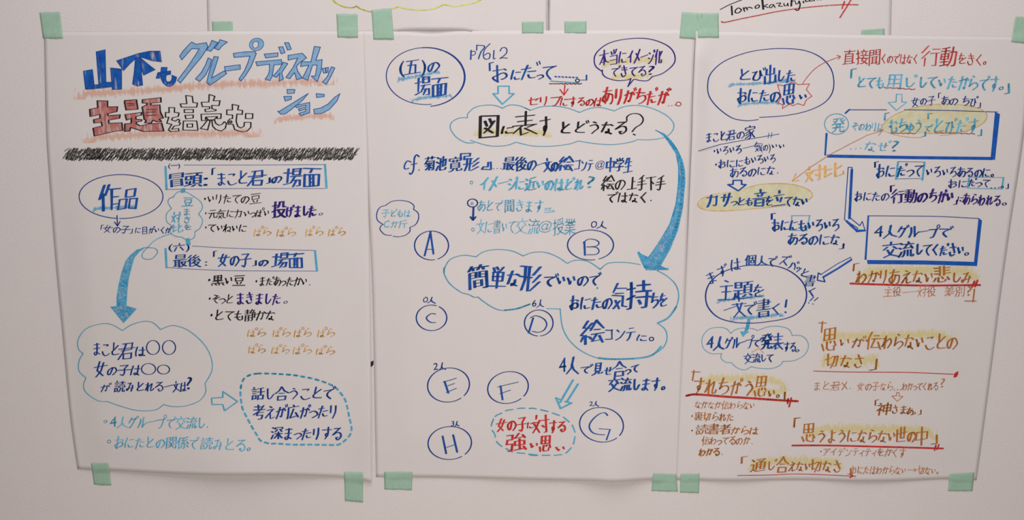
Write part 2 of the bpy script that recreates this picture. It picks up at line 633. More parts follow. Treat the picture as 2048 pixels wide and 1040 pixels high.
for _l in """人 51 47 0A/45 68 AA|一 05 A4|女 41 26 7A/72 57 1A/04 A4|子 21 81 54 58 4A 29/05 A5|文 50 52/03 A3/73 57 1A/33 57 AA|力 13 83 79 59/41 37 1A|上 51 59/54 84/09 A9
下 01 A1/51 5A/54 86|手 70 22/14 84/06 A6/51 59 4A 29|中 13 93 97 17 13/50 5A|切 04 43/20 28 47/52 92 89 69/72 66 4A|対 20 22/04 44/43 27 0A/15 4A/53 A3/80 8A 7A/66 77
比 11 19 47/14 44/60 69 6A A9 A7/93 65|伝 30 15 04/23 2A/52 82/44 A4/64 49 99/86 AA|合 50 33 05/50 73 A5/35 75/27 87 8A 2A 27|交 50 52/02 A2/33 15/73 95/75 58 1A/35 58 AA
思 20 80 85 25 20/50 55/23 83/17 2A/46 49 5A 8A 88/66 67/86 98|君 21 81 85/04 A4/25 85/41 36 0A/37 87 8A 3A 37|主 40 61/13 93/26 86/53 5A/0A AA|豆 11 91/23 83 86 26 23/37 49/77 69/0A AA
目 21 81 8A 2A 21/24 84/27 87|元 21 81/04 A4/44 37 1A/64 69 99 A7|気 30 04/22 92/24 74/05 75 79 AA/57 1A/27 5A|用 21 26 1A/21 91 9A 8A/24 94/27 97/51 5A|出 50 5A/22 25 85 82/16 1A 9A 96
立 50 52/13 93/34 47/75 68/0A AA|音 50 52/12 92/33 44/72 64/05 A5/26 86 8A 2A 26/28 88|世 04 A3/21 29 99/50 57 87/80 87|行 30 03/43 06/26 2A/62 A2/54 A4/84 8A 6A
面 01 A1/51 43/14 94 9A 1A 14/44 4A/64 6A/46 66/48 68|場 03 43/21 28/09 48/51 91 94 54 51/52 92/45 A5/65 48/57 97 9A 7A/77 5A|見 31 71 77 37 31/33 73/35 75/47 39 1A/67 69 99 98
本 03 A3/50 5A/53 27 09/53 78 A9/38 78|当 50 53/21 33/80 63/14 84 8A 1A/17 87|化 30 15/23 2A/91 65/61 69 99 97|図 11 91 9A 1A 11/33 45/52 64/73 56 38/36 78
表 12 92/24 84/06 A6/50 56/46 09/37 3A 69/96 67/57 AA|単 21 33/41 52/81 63/23 83 87 27 23/25 85/09 A9/53 5A|形 01 51/05 55/21 26 1A/41 4A/91 64/94 67/97 5A
絵 30 13 43/51 06 47/26 2A/17 09/47 58/70 44/70 A4/64 84/56 A6/76 59 99/87 AA|生 30 14/23 83/50 5A/26 86/0A AA|五 11 91/41 3A/24 74 7A/0A AA|六 50 52/03 A3/35 1A/65 9A
作 30 05/23 2A/50 34/42 A2/62 6A/65 95/68 98|品 30 80 84 34 30/05 45 4A 0A 05/65 A5 AA 6A 65|黒 21 81 85 25 21/23 83/51 58/16 96/08 A8/09 0A/39 4A/69 6A/99 AA""".replace('\n', '|').split('|'):
    KANJI[_l[0]] = _l[2:]
VOICED = dict(zip('がぎぐげござじずぜぞだでどばびガグジズデドバ', 'かきくけこさしすせそたてとはひカクシステトハ'))
HALFV = dict(zip('ぱプ', 'はフ'))
SMALLOF = dict(zip('っゃゅょッィョぁ', 'つやゆよツイヨあ'))
HEX = '0123456789A'


def penned(pen, ch, F, nib):
    """draw a character with the chisel pen from its stroke list; False when it has none"""
    base, extra = ch, None
    if ch in VOICED:
        base, extra = VOICED[ch], 'v'
    elif ch in HALFV:
        base, extra = HALFV[ch], 'h'
    base = SMALLOF.get(base, base)
    t = KANA.get(base)
    k = t is None
    if k:
        t = KANJI.get(base)
    if t is None:
        return False
    w = .6 + 1.8 * nib
    h = .7 + .2 * w
    R = random
    sc = 0.9 if extra else 1.0
    for st in t.split('/'):
        p = []
        last = None
        for q in st.split():
            if q == last:
                p.append(p[-1])
                continue
            last = q
            x, y = HEX.index(q[0]) / 10 + R.uniform(-.018, .018), HEX.index(q[1]) / 10 + R.uniform(-.018, .018)
            p.append((x * sc - .5, (y * sc + (1 - sc)) - .5))
        pen.stroke([F(x, -y) for x, y in p], w, h, ang=12, smooth=not k, taper=(1, R.choice((1, .85, .7))), n=4)
    if extra == 'v':
        for a, b in (((.34, .44), (.41, .28)), ((.47, .49), (.54, .34))):
            pen.stroke([F(*a), F(*b)], .6 + w * .45, h, smooth=False)
    elif extra == 'h':
        pen.stroke([F(.47 + .15 * math.cos(i * .7), .46 + .14 * math.sin(i * .7)) for i in range(10)], max(.9, w * .5), h * .9, smooth=False)
    return True


def put(pen, ch, cx, cy, cw, chh, nib0, off=-0.0135, rot=0.0, slant=0.07):
    """one handwritten character centred on (cx, cy), cw x chh pixels, drawn with a chisel nib"""
    if ch == ' ':
        return
    nib = nib0 * (0.65 if ord(ch) < 128 else 1.42 if nib0 >= 1 else 1.25)
    R = random
    rot += R.uniform(-2.2, 2.2)
    cr, sr = math.cos(math.radians(rot)), math.sin(math.radians(rot))
    sx, sy = R.uniform(.93, 1.03), R.uniform(.93, 1.03)
    bx, by = R.uniform(-.05, .05), R.uniform(-.05, .05)
    kx = R.uniform(-.02, .10)

    def F(u, v):
        # uneven handwriting: lean, rising horizontals, slight bow
        uu = u * sx * (1 + bx * v) + kx * v + .03 * math.sin(3 * v + bx * 40)
        vv = v * sy * (1 + by * u * 2) + slant * u + .02 * math.sin(4 * u + by * 50)
        X, Y = uu * cw, -vv * chh
        return (cx + X * cr - Y * sr, cy + X * sr + Y * cr)
    if (ch in KANA or ch in KANJI or ch in VOICED or ch in HALFV or ch in SMALLOF):
        f = .86 if ch in SMALLOF else .98
        if penned(pen, ch, (lambda u, v: F(u * f, v * f - (.06 if ch in SMALLOF else 0))), nib0):
            return
    if min(cw, chh) < 16:
        off = min(-0.004, off + 0.006)
    vs, fs = glyph(ch, off)
    if not vs:
        return
    xs = [v[0] for v in vs]
    if ord(ch) < 128:
        x0, x1, y0, y1 = min(xs) - .04, max(xs) + .04, -0.02, 0.74
        if ch in '.,':
            y0, y1 = -.1, .9
            x0 -= .2
            x1 += .2
        if ch in 'cfp@':
            y0, y1 = min(v[1] for v in vs), max(v[1] for v in vs)
    elif ch in HALF:
        x0, x1, y0, y1 = 0, .5, -.12, .88
    elif ch in HALFR:
        x0, x1, y0, y1 = .5, 1, -.12, .88
    elif is_kana(ch) or ch in '一…':
        x0, x1, y0, y1 = .07, .93, -.05, .83
    else:
        x0, x1, y0, y1 = .04, .96, -.08, .84
    base = [F((x - x0) / (x1 - x0) - .5, (y - y0) / (y1 - y0) - .5) for x, y in vs]
    th = 0.034 * min(cw, chh)
    n = max(1, int(math.ceil(nib / max(th, .35)))) + 1 if nib > 0 else 1
    for k in range(n):
        t = (k / (n - 1) - .5) if n > 1 else 0
        b = len(pen.v)
        dx, dy = nib * t, -nib * t * 0.18
        pen.v += [(x + dx, y + dy) for x, y in base]
        pen.f += [tuple(b + i for i in f) for f in fs]


def line(pen, s, x0, y0, x1, y1, h, nib, h1=None, **k):
    """a run of characters; (x0, y0)-(x1, y1) runs through the middle of the writing"""
    W = sum(wt(c) for c in s)
    acc = 0
    ang = math.degrees(math.atan2(y1 - y0, x1 - x0))
    h1 = h if h1 is None else h1
    for c in s:
        a = wt(c)
        t = (acc + a / 2) / W
        cw = abs(x1 - x0) * a / W
        hh = h + (h1 - h) * t
        ch, cwid, dy = hh, cw, 0
        if c in SMALL:
            ch, cwid, dy = hh * .95, cw * 1.5, hh * .1
        elif c == '一' or c == 'ー':
            ch = hh * .9
        elif is_kana(c):
            ch, cwid = hh * 1.0, cw * 1.02
        elif ord(c) >= 128 and c not in HALF + HALFR:
            ch = hh * 1.08
        put(pen, c, x0 + (x1 - x0) * t, y0 + (y1 - y0) * t + dy, cwid, ch, nib, rot=ang, **k)
        acc += a


def W_(mat, *runs, name='lettering', label=None, lift=0.0007):
    """one piece of handwriting made of several runs"""
    p = Pen(lift)
    for r in runs:
        kw = r[7] if len(r) > 7 else {}
        line(p, *r[:7], **kw)
    return p.done(name, mat, label=label)


def ink_line(mat, pts, w, h=None, name='ink_line', label=None, lift=0.0006, **k):
    for q in (pts if isinstance(pts[0], list) else [pts]):
        p = Pen(lift)
        p.stroke(q, w, h, **k)
        p.done(name, mat, label=label)


def cloud(mat, pts, w, h=None, name='cloud_outline', cusps=(), **k):
    """smooth arcs between cusps; pts is a list of arcs (each list of points)"""
    p, last = Pen(0.0006), None
    for arc in pts:
        if last and math.dist(last, arc[0]) > 6:
            p.done(name, mat)
            p = Pen(0.0006)
        p.stroke(arc, w, h, **k)
        last = arc[-1]
    p.done(name, mat)


def shade(mat, runs, name='pencil_smear', lift=0.0003):
    p = Pen(lift)
    for pts, wid in runs:
        p.band(pts, wid)
    return p.done(name, mat)


def area_fill(mat, polys, name='pencil_fill', lift=0.0003, smooth=False, label=None):
    p = Pen(lift)
    for q in polys:
        p.fill(catmull(q, True)[:-1] if smooth else q)
    return p.done(name, mat, label=label)


# ================================================================== LEFT POSTER
CUR = 'left'
V1, V2, V3 = (160, 70, 8.665), (340, 70, 8.665), (500, 70, 8.665)
V4, V5, V6 = (170, 180, 9.628), (330, 180, 9.628), (540, 165, 10.83)
shade('sm_orange', [(P('142,188 200,186 300,181 420,170 520,167 600,164 676,158'), 23)])
shade('sm_orange', [(P('160,276 240,272 330,267 430,268 528,262'), 22)])
shade('sm_orange', [(P('547,239 580,236 620,233 672,231'), 18)])


def title(key, polys, fillmat, linemat, lw, lh, name, label=None, inner=(), streaks=()):
    if fillmat:
        area_fill(fillmat, polys, name='letter_fill')
    p = Pen(0.0007)
    for q in polys:
        p.stroke(q, lw, lh, smooth=False, closed=True)
    for q in inner:
        p.stroke(q, lw, lh, smooth=False)
    return p.done(name, linemat, label=label)


title('a', [P(s, V1) for s in (
    '60,625 215,598 245,865 240,935 95,940', '280,290 435,255 450,880 330,900', '530,570 720,590 720,940 560,945',
    '165,870 350,855 420,820 575,815 575,895 380,920 100,940',
    '635,445 830,380 1010,320 1200,280 1385,278 1410,465 1250,445 1060,385 960,410 860,500 755,615',
    '960,400 1060,395 1060,600 1085,870 990,885 910,850 940,640', '1040,390 1170,500 1300,600 1105,695 1050,560',
    '1410,560 1510,562 1495,660 1485,760 1500,805 1540,815 1580,790 1595,745 1592,695 1675,730 1655,810 1610,870 1560,890 1500,880 1440,830 1405,760 1400,660',
    '1350,650 1570,620 1570,680 1400,720 1375,750 1320,750')], 'titleblue', 'blue', 1.6, 0.9, 'title_lettering',
    label='solid blue block letters at the start of the title')
title('b', [P(s, V2) for s in (
    '375,120 450,160 630,130 655,200 630,250 540,390 380,580 180,830 130,785 300,560 440,350 505,240 375,237 205,430 168,365 230,270',
    '725,92 830,130 710,280 630,262 690,180', '865,80 995,122 900,190 845,258 768,230 840,140',
    '660,395 720,425 690,540 620,690 515,803 440,760 540,650 620,510',
    '762,372 840,380 790,540 720,745 940,620 985,665 800,800 685,870 635,820 680,640 740,440',
    '942,548 1215,515 1220,592 960,625',
    '1098,318 1300,290 1475,285 1495,325 1400,560 1310,700 1230,800 1195,762 1290,620 1350,480 1385,365 1110,388')]
    + [P(s, V3) for s in (
        '245,330 485,308 480,372 275,398', '495,208 570,202 590,260 607,305 540,325 520,270', '600,133 672,133 715,245 650,262',
        '98,465 545,425 555,505 415,518 390,700 345,790 265,765 320,680 338,600 335,505 125,535',
        '575,470 655,495 550,650 580,760 505,800 510,690 520,660 460,735 400,710 510,590',
        '660,352 905,315 980,395 880,465 805,540 825,620 905,745 810,775 770,650 690,755 620,735 740,570 825,400 660,435',
        '1115,198 1220,210 1140,440 1250,425 1235,620 1165,810 1060,710 1130,710 1165,520 1085,520 1000,785 910,745 1020,525 875,545 895,460 1055,465',
        '1250,580 1305,570 1318,655 1275,660', '1310,570 1360,560 1350,645 1322,652', '1410,550 1470,570 1390,740 1320,855 1255,815 1340,720')]
    + [P(s, V6) for s in (
        '370,150 540,150 525,230 375,242', '298,300 465,295 460,365 330,400', '165,620 200,625 500,440 830,235 700,390 540,520 340,675 240,690',
        '550,495 860,430 860,655 665,720 630,665 770,620 775,570 635,620 615,570 775,530 775,490 575,545',
        '1000,240 1175,255 1175,305 1010,325', '945,580 1100,550 1250,470 1400,320 1515,240 1450,400 1290,580 1120,670 965,680')],
    'pencilblue', 'outblue', 1.5, 1.1, 'title_lettering', label='pale blue outlined block letters of the title')
p = Pen(0.0004)
ro, ri = ell(340 + 1500 / 8.665, 70 + 162 / 8.665, 14.4, 12.4, rot=-15, n=28), ell(340 + 1483 / 8.665, 70 + 168 / 8.665, 5.6, 7, rot=20, n=28)
for i in range(28):
    p.poly([ro[i], ro[i + 1], ri[i + 1], ri[i]])
p.done('letter_fill', 'pencilblue')
ink_line('outblue', [ro, ri], 1.1, 0.8, name='title_lettering', smooth=False)
title('c', [P(s, V4) for s in (
    '235,205 435,210 435,325 625,320 615,415 440,455 440,490 675,475 665,545 455,580 460,640 710,630 730,780 600,790 180,885 155,735 330,690 315,620 175,635 165,570 290,540 285,470 100,510 90,370 245,340',
    '765,200 990,185 1020,370 790,385 760,235',
    '1105,185 1460,145 1465,235 1265,255 1270,290 1440,285 1450,420 1510,540 1430,560 1475,610 1380,610 1310,580 1270,640 1150,630 1180,580 1140,570 1100,325 1180,290 1200,255 1105,250',
    '770,470 1090,430 1085,485 980,510 980,560 1090,570 1085,600 985,620 990,650 1060,690 1240,650 1475,635 1520,790 1130,800 880,720 860,790 765,800 765,650 890,640 890,545 800,580')],
    'redfill', 'black', 3.0, 1.0, 'title_lettering', label='red pencil filled block letters with black edges',
    inner=[P(s, V4) for s in ('815,265 935,265', '820,305 935,290', '1185,375 1370,375', '1185,430 1360,420', '1190,490 1370,480')])
title('d', [P(s, V5) for s in (
    '75,335 185,340 180,430 270,440 255,510 150,530 125,575 205,600 250,560 285,580 265,620 300,640 270,680 180,690 130,755 260,740 270,790 110,800 65,770 130,660 35,640 75,520 10,525 10,430 80,435',
    '400,105 525,120 540,240 625,250 610,330 315,330 295,265 420,265', '370,375 545,375 545,435 375,435', '385,485 545,480 540,540 405,555',
    '355,595 610,595 635,775 345,770', '425,655 530,650 530,715 428,715',
    '850,85 960,120 930,205 1060,205 1040,300 900,295 905,360 985,380 975,400 780,420 770,370 860,360 860,320 720,320 700,235 845,230',
    '695,465 1080,455 1075,550 1000,550 1010,510 780,520 785,585 705,590', '790,520 1000,510 950,570 830,575', '815,580 870,590 820,770 680,740 740,680',
    '900,580 955,580 975,640 1040,680 1100,660 1140,610 1185,640 1160,740 1080,790 980,760 920,700',
    '1295,275 1420,300 1400,380 1495,395 1485,470 1385,460 1370,600 1400,700 1460,730 1520,700 1530,620 1655,625 1650,720 1580,790 1500,805 1420,790 1340,760 1310,660 1220,660 1210,600 1250,555 1300,550 1300,480 1190,475 1190,380 1300,385',
    '1555,450 1690,455 1685,550 1550,550', '1245,600 1270,590 1290,615 1270,640 1245,630')],
    None, 'black', 2.7, 1.1, 'title_lettering', label='hollow block letters outlined in black')

# black pencil band
p = Pen(0.0005)
x = 133.0
while x < 712:
    yc = 308 - (x - 130) * 0.001 + random.uniform(-1, 1)
    hh = random.uniform(8, 12.5)
    a = random.uniform(4, 9)
    pts = [(x - a, yc + hh), (x + a + random.uniform(-1, 1), yc - hh)]
    mid = ((pts[0][0] + pts[1][0]) / 2 + random.uniform(-1.2, 1.2), (pts[0][1] + pts[1][1]) / 2)
    p.stroke([pts[0], mid, pts[1]], random.uniform(.9, 2.0), random.uniform(.7, 1.3), n=2)
    if random.random() < .75:
        y0 = yc + random.uniform(-9, 9)
        p.stroke([(x - 4, y0 + 3), (x + 5, y0 - 3)], 1.6, 1.1, smooth=False)
    if random.random() < .5:
        p.stroke([(x - 2, yc + hh + 1), (x + 1, yc + hh - 3)], 2.4, 1.6, smooth=False)
    x += random.uniform(1.1, 2.5)
p.done('pencil_band', 'pencil', label='band of black pencil scribble under the title')

ink_line('navy', ell(242, 393, 84, 44, 95, 452), 1.9, 1.3, name='circle_outline', smooth=False)
W_('blue', ('作', 197, 396, 240, 394, 46, 3.0), ('品', 238, 398, 276, 398, 38, 2.6))
shade('sm_blue', [(P('184,419 210,416 240,415 278,413'), 11)])
ink_line('navy', [P('234,431 235,451'), P('229,444 235,452 240,443')], 2.2, 1.4, name='small_arrow', smooth=False)
W_('navy', ('「女の子」', 199, 456, 268, 460, 15, .7), ('に目がいくが', 270, 460, 343, 460, 14, .7))
# framed heading one
ink_line('cyan', [P('331,333 333,379'), P('650,329 653,376')], 4.5, 2, name='frame_outline', smooth=False)
ink_line('outblue', [P('368,330 500,330 650,329'), P('332,379 480,377 650,377')], .9, .8, name='frame_outline')
W_('navy', ('(一)', 336, 331, 361, 331, 9, .8), name='lettering')
W_('blue', ('冒頭:', 337, 359, 419, 359, 28, 2.6), ('「', 421, 346, 430, 346, 22, 2), ('まこと', 432, 357, 496, 355, 27, 1.8), ('君', 496, 355, 530, 355, 30, 2.2),
   ('」の', 532, 359, 565, 356, 18, 2.4), ('場面', 568, 353, 643, 353, 36, 2.6))
a7 = [P('366,378 366,384'), P('375,478 377,489')]
ink_line('cyan', a7, 9, 3, name='small_link', smooth=False)
cloud('cyan', [P('346,394 356,384 372,384 386,392'), P('386,392 400,402 405,415 397,428'), P('397,428 405,440 400,456 390,463'), P('390,463 388,475 376,480 363,474'),
               P('363,474 350,472 340,463 346,452'), P('346,452 334,444 333,428 343,417'), P('343,417 336,405 339,397 348,394')], 1.6, 1.1)
W_('cyan', ('豆', 364, 403, 387, 403, 18, 1.4), ('ま', 365, 423, 383, 423, 15, .8), ('き', 366, 439, 383, 439, 14, .8), ('を', 367, 454, 383, 454, 13, .8),
   ('対', 343, 434, 363, 434, 19, 1.2), ('比', 345, 456, 366, 456, 17, 1.2))
W_('black', ('・いりたての', 405, 397, 500, 397, 19, 1.0), ('豆', 500, 396, 523, 396, 19, .8))
W_('black', ('・', 408, 426, 415, 426, 14, 1), ('元気に力いっぱい', 417, 428, 540, 425, 17, .9))
W_('purple', ('投', 545, 419, 573, 419, 31, 2.6), ('げました', 572, 422, 633, 421, 24, 2.2), ('。', 636, 423, 650, 423, 18, .5))
W_('black', ('・', 408, 455, 416, 455, 14, 1), ('ていねいに', 416, 455, 494, 456, 18, 1.1))
for xa, xb, yy in ((507, 543, 463), (553, 593, 464), (610, 648, 463), (656, 692, 463), (495, 532, 665), (544, 581, 665), (587, 625, 665), (634, 671, 665),
                   (496, 532, 698), (543, 580, 699), (585, 625, 699), (631, 671, 701)):
    W_('orange', ('ぱら', xa, yy, xb, yy, 17, 1.1), name='sound_word')
W_('navy', ('(六)', 336, 494, 381, 494, 14, 1.2))
ink_line('cyan', [P('331,497 333,535'), P('630,502 634,542')], 4.5, 2, name='frame_outline', smooth=False)
ink_line('outblue', [P('384,492 480,497 632,501'), P('333,535 450,541 632,542')], .9, .8, name='frame_outline')
W_('blue', ('最後', 347, 521, 403, 522, 24, 1.8), (':', 408, 525, 416, 525, 14, 1.4), ('「', 424, 510, 434, 510, 18, 1.8), ('女の子', 436, 518, 502, 519, 26, 1.9),
   ('」の', 505, 524, 537, 524, 16, 2), ('場面', 545, 519, 608, 520, 29, 2.6))
W_('black', ('・黒い豆', 413, 560, 491, 560, 21, 1.4), ('・まだあったかい.', 509, 562, 624, 563, 19, 1.1))
W_('black', ('・そっと', 415, 597, 468, 598, 20, 1.2))
W_('purple', ('まきました', 472, 596, 562, 597, 24, 1.8), ('。', 566, 599, 580, 599, 18, .6))
W_('black', ('・とても静かな', 418, 630, 552, 630, 22, 1.3))
# looping arrow
ink_line('crayon', P('343,467 325,473 308,482 295,495 286,505 284,513 290,518 302,518 311,511 315,503 310,497 296,495 285,496'), 1.8, 1.3, name='loop_line')
arr = P('288,496 274,500 262,510 252,522 244,545 238,570 234,595 234,613 222,614 247,645 272,618 252,612 253,590 256,560 262,535 268,515 278,503')
area_fill('arrow', [arr], label='long curved sky blue arrow', name='arrow_fill')
ink_line('cyan', arr, 2.0, 1.4, name='arrow_outline', smooth=False, closed=True)
cloud('cyan', [P('166,707 157,698 156,680 170,659 195,649 220,648 245,661'), P('245,661 262,650 285,643 305,645 321,659'), P('321,659 345,651 375,660 405,685 421,712 424,740 410,767'),
               P('410,767 411,785 398,802 370,812 345,813 327,809'), P('327,809 310,820 275,821 240,812 215,803'), P('215,803 195,801 172,785 167,770 172,756'),
               P('172,756 158,742 158,722 166,707')], 1.9, 1.1)
W_('navy', ('まこと', 185, 696, 240, 699, 27, 1.5), ('君', 238, 700, 270, 700, 32, 1.8), ('は', 270, 702, 292, 702, 20, 1.5))
ink_line('navy', [ell(306, 695, 13, 14), ell(338, 695, 13, 14), ell(297, 738, 14, 11), ell(327, 739, 12, 9)], 2.4, 1.0, name='blank_circle', smooth=False)
W_('navy', ('女', 189, 736, 214, 736, 32, 1.8), ('の子は', 214, 740, 282, 740, 22, 1.5))
W_('navy', ('が', 201, 775, 222, 775, 18, 1.2), ('読みとれる', 229, 773, 328, 773, 21, 1.4), ('一文は', 328, 773, 374, 773, 20, 1.2), ('?', 372, 766, 386, 766, 27, 1.2))
ink_line('crayon', [ell(211, 843, 3, 2.5), ell(218, 883, 3.5, 3)], 1.3, 1, name='bullet_ring', smooth=False)
W_('crayon', ('4人グループで交流し.', 219, 843, 420, 846, 24, 1.2))
W_('crayon', ('おにたとの関係で', 229, 884, 398, 886, 24, 1.2), ('読みとる。', 400, 886, 505, 892, 24, 1.2))
ink_line('cyan', P('423,796 445.5,795 445.5,783 475,803 449,821.5 445.5,809 424,809'), 3, 1.6, name='hollow_arrow', smooth=False, closed=True)
V8 = (400, 720, 3.25)
dsh = catmull(P('375,88 440,88 500,90 585,96 645,104 755,127 870,172 935,245 955,300 970,370 985,450 965,500 905,548 840,552 715,550 600,550 500,543 455,543 395,525 368,485 335,430 285,335 270,285 263,200 280,130 325,97', V8), True, 8)


def dashes(pts, mat, w, h, on, offl, name='dashed_outline'):
    p = Pen(0.0006)
    d = 0.0
    cur = [pts[0]]
    draw = True
    for a, b in zip(pts, pts[1:]):
        L = math.hypot(b[0] - a[0], b[1] - a[1])
        s = 0.0
        lim = on if draw else offl
        while d + (L - s) >= lim:
            s += lim - d
            q = (a[0] + (b[0] - a[0]) * s / L, a[1] + (b[1] - a[1]) * s / L)
            if draw:
                cur.append(q)
                p.stroke(cur, w, h, smooth=False)
            cur = [q]
            draw = not draw
            d = 0.0
            lim = (on if draw else offl) * random.uniform(.8, 1.2)
        d += L - s
        if draw:
            cur.append(b)
    return p.done(name, mat)


dashes(dsh, 'cyan', 4.0, 3.2, 7, 7.5)
W_('navy', ('話し合うことで', 502, 787, 670, 786, 25, 1.7))
W_('navy', ('考えが広がったり', 505, 824, 676, 822, 28, 1.8))
W_('navy', ('深まったりする', 542, 866, 685, 867, 25, 1.8))

# ================================================================== MIDDLE POSTER
CUR = 'mid'
A1, A2, A3, A4, A5, A6, A7, A8 = [(x, y, 4.08) for y in (60, 290, 540, 785) for x in (740, 1040)]
ink_line('navy', ell(851.5, 154, 78, 59, -95, 82, n=30), 3.6, 1.6, name='circle_outline', smooth=False)
ink_line('navy', ell(851.5, 152, 79, 57, 82, 270, n=30), 1.9, 1.1, name='circle_outline', smooth=False)
shade('sm_blue', [(P('792,160 820,155 850,149 883,141'), 11), (P('820,202 850,195 880,193 908,190'), 10)])
W_('blue', ('(五)の', 797, 134, 880, 130, 28, 2.0), ('場', 831, 172, 862, 170, 36, 2.4), ('面', 862, 173, 896, 171, 38, 2.6))
p = Pen(.0007)
for s, wd in (('825,165 822,240', 3.2), ('820,180 850,172 862,188 845,205 825,205', 1.5), ('872,122 870,165', 2.4), ('872,124 935,132 905,180 885,235', 2.6), ('978,112 935,160 925,215 945,238 972,230 980,200 962,188 935,205', 2.2),
              ('1012,165 1008,230 1022,232', 2.4), ('1062,172 1075,148 1100,142 1117,160 1112,190 1085,215 1060,232 1085,226 1120,230', 2.2)):
    p.stroke(P(s, A1), wd, 1.1)
p.done('lettering', 'blue')
W_('blue', ('「', 974, 137, 988, 137, 26, 1.6), ('お', 984, 146, 1021, 145, 33, 2.0), ('に', 1021, 149, 1042, 149, 22, 2.0), ('だ', 1042, 142, 1078, 141, 37, 2.4), ('っ', 1074, 150, 1086, 150, 18, 1.8),
   ('て', 1083, 143, 1111, 143, 32, 2.4))
p = Pen(.0007)
for q in range(7):
    p.stroke([(1110 + q * 7, 153 + .3 * q), (1113 + q * 7, 153.5 + .3 * q)], 2.5, 2.2, smooth=False)
p.stroke(ell(1155, 161, 4, 3), 2, 1.5, smooth=False)
p.stroke(P('1161,160 1174,160'), 1.5, 1, smooth=False)
p.stroke(P('1173,150 1173,160'), 3.2, 1.5, smooth=False)
p.done('lettering', 'blue')
ink_line('cyan', P('1101,162 1130,164 1158,166'), 2, 1.8, name='underline')
p = Pen()
p.stroke([(1099 + i * 4, 167.3 + (1 if i % 2 else -.6) * (.3 if i < 6 else 1)) for i in range(17)], 2.5, 1.5, smooth=True)
p.done('wavy_underline', 'red')
ink_line('red', [P('1130,170 1128,188'), P('1120,179 1128,190 1136,178')], 2.4, 1.6, name='small_arrow', smooth=False)
ink_line('cyan', P('1045,458 1135,458 1135,518 1175,520 1080,605 1005,520 1045,518', A1), 3.4, 1.8, name='hollow_arrow', smooth=False, closed=True)
shade('sm_yellow', [(P('1203,128 1240,124 1290,120 1333,118'), 17), (P('1220,153 1250,153 1280,152 1312,150'), 13)])
cloud('purple', [P('665,335 612,285 618,195 720,110 880,72 1050,72 1190,120 1255,185 1258,270 1170,350 1080,380', A2), P('1080,380 1040,413 980,412 940,402 925,405', A2), P('925,405 880,462', A2),
                 P('880,462 895,425 905,395', A2), P('905,395 870,408 790,412 710,390 675,360 672,325', A2)], 2.6, 1.3, name='speech_bubble_outline')
W_('purple', ('本当に', 1199, 115, 1254, 113, 28, 1.5), ('イメージ化', 1254, 112, 1325, 114, 28, 1.5))
W_('purple', ('できてる', 1222, 142, 1293, 142, 22, 1.4), ('?', 1293, 140, 1312, 140, 20, 1.4))
W_('red', ('セリフ', 1055, 202, 1122, 201, 20, 1.6), ('にするのは', 1120, 203, 1205, 203, 19, 1.5))
W_('red', ('ありがちだが', 1205, 191, 1338, 192, 33, 2.4), ('"', 1331, 182, 1345, 182, 10, .8), ('…', 1336, 205, 1352, 205, 14, .3))
ink_line('red', ell(1357, 208, 5, 4), 1.6, 1.2, name='lettering', smooth=False)
c1 = []
for s, v in (('795,715 800,680 860,630 960,612 1030,618 1080,638', A1), ('1080,638 1140,612 1220,618 1310,655', A1), ('85,655 180,625 300,622 400,640 485,672', A2),
             ('485,672 570,640 660,632 770,660', A2), ('770,660 850,625 960,615 1080,640 1200,700 1255,770 1235,835 1170,878 1060,895 960,893', A2),
             ('960,893 900,915 750,935 600,925 475,905', A2), ('475,905 400,930 250,948 100,945 -33,915', A2), ('1190,915 1120,940 1020,948 930,935 820,900', A1),
             ('850,920 780,918 700,870 655,800 670,750 730,718 795,715', A1)):
    c1.append(P(s, v))
c1.insert(2, [c1[1][-1], (1050, 216), c1[2][0]])
cloud('cyan', c1, 2.0, 1.2)
shade('sm_yellow', [(P('945,262 980,263 1020,265 1060,266 1108,264'), 20)])
W_('black', ('図', 956, 251, 999, 251, 44, 3.2), ('に', 1001, 259, 1028, 259, 18, 2.4), ('表', 1028, 246, 1075, 246, 43, 2.4), ('す', 1077, 251, 1102, 251, 37, 2.4),
   ('と', 1119, 256, 1142, 256, 23, 2.4), ('どうなる', 1148, 254, 1256, 255, 27, 2.2))
p = Pen(.0007)
p.stroke(P('872,740 875,705 920,682 975,688 1005,725 990,765 945,795 915,830', A2), 3.0, 1.3)
p.stroke(P('925,850 940,856', A2), 2.5, 2)
p.done('question_mark', 'black')
big = P('1309.6,259.5 1329,267 1343,281 1355,298 1365,319 1370,340 1371,363 1366,417 1356,461 1341,498 1322,531 1337,540 1292,541 1286,530 1276,504 1296,514 1317,486 1339,447 1351,407 1356,363 1356,334 1351,307 1340,290 1327,272')
area_fill('arrow', [big], name='arrow_fill', label='large curved sky blue arrow')
p = Pen(.0005)
p.stroke(P('1328,270 1348,292 1361,320 1366,363 1361,417 1350,461 1335,497 1318,530 1326,537'), 9, 4, taper=(.45, 1))
p.stroke(P('1311,260 1328,270 1343,290 1354,312 1358,340 1357,370 1352,407 1340,447 1317,486 1297,515'), 2.0, 1.6)
p.stroke(P('1279,507 1297,520'), 3, 2, smooth=False)
p.stroke(P('1277,505 1290,534 1335,538'), 5, 4, smooth=False)
p.done('arrow_edge', 'arrow')
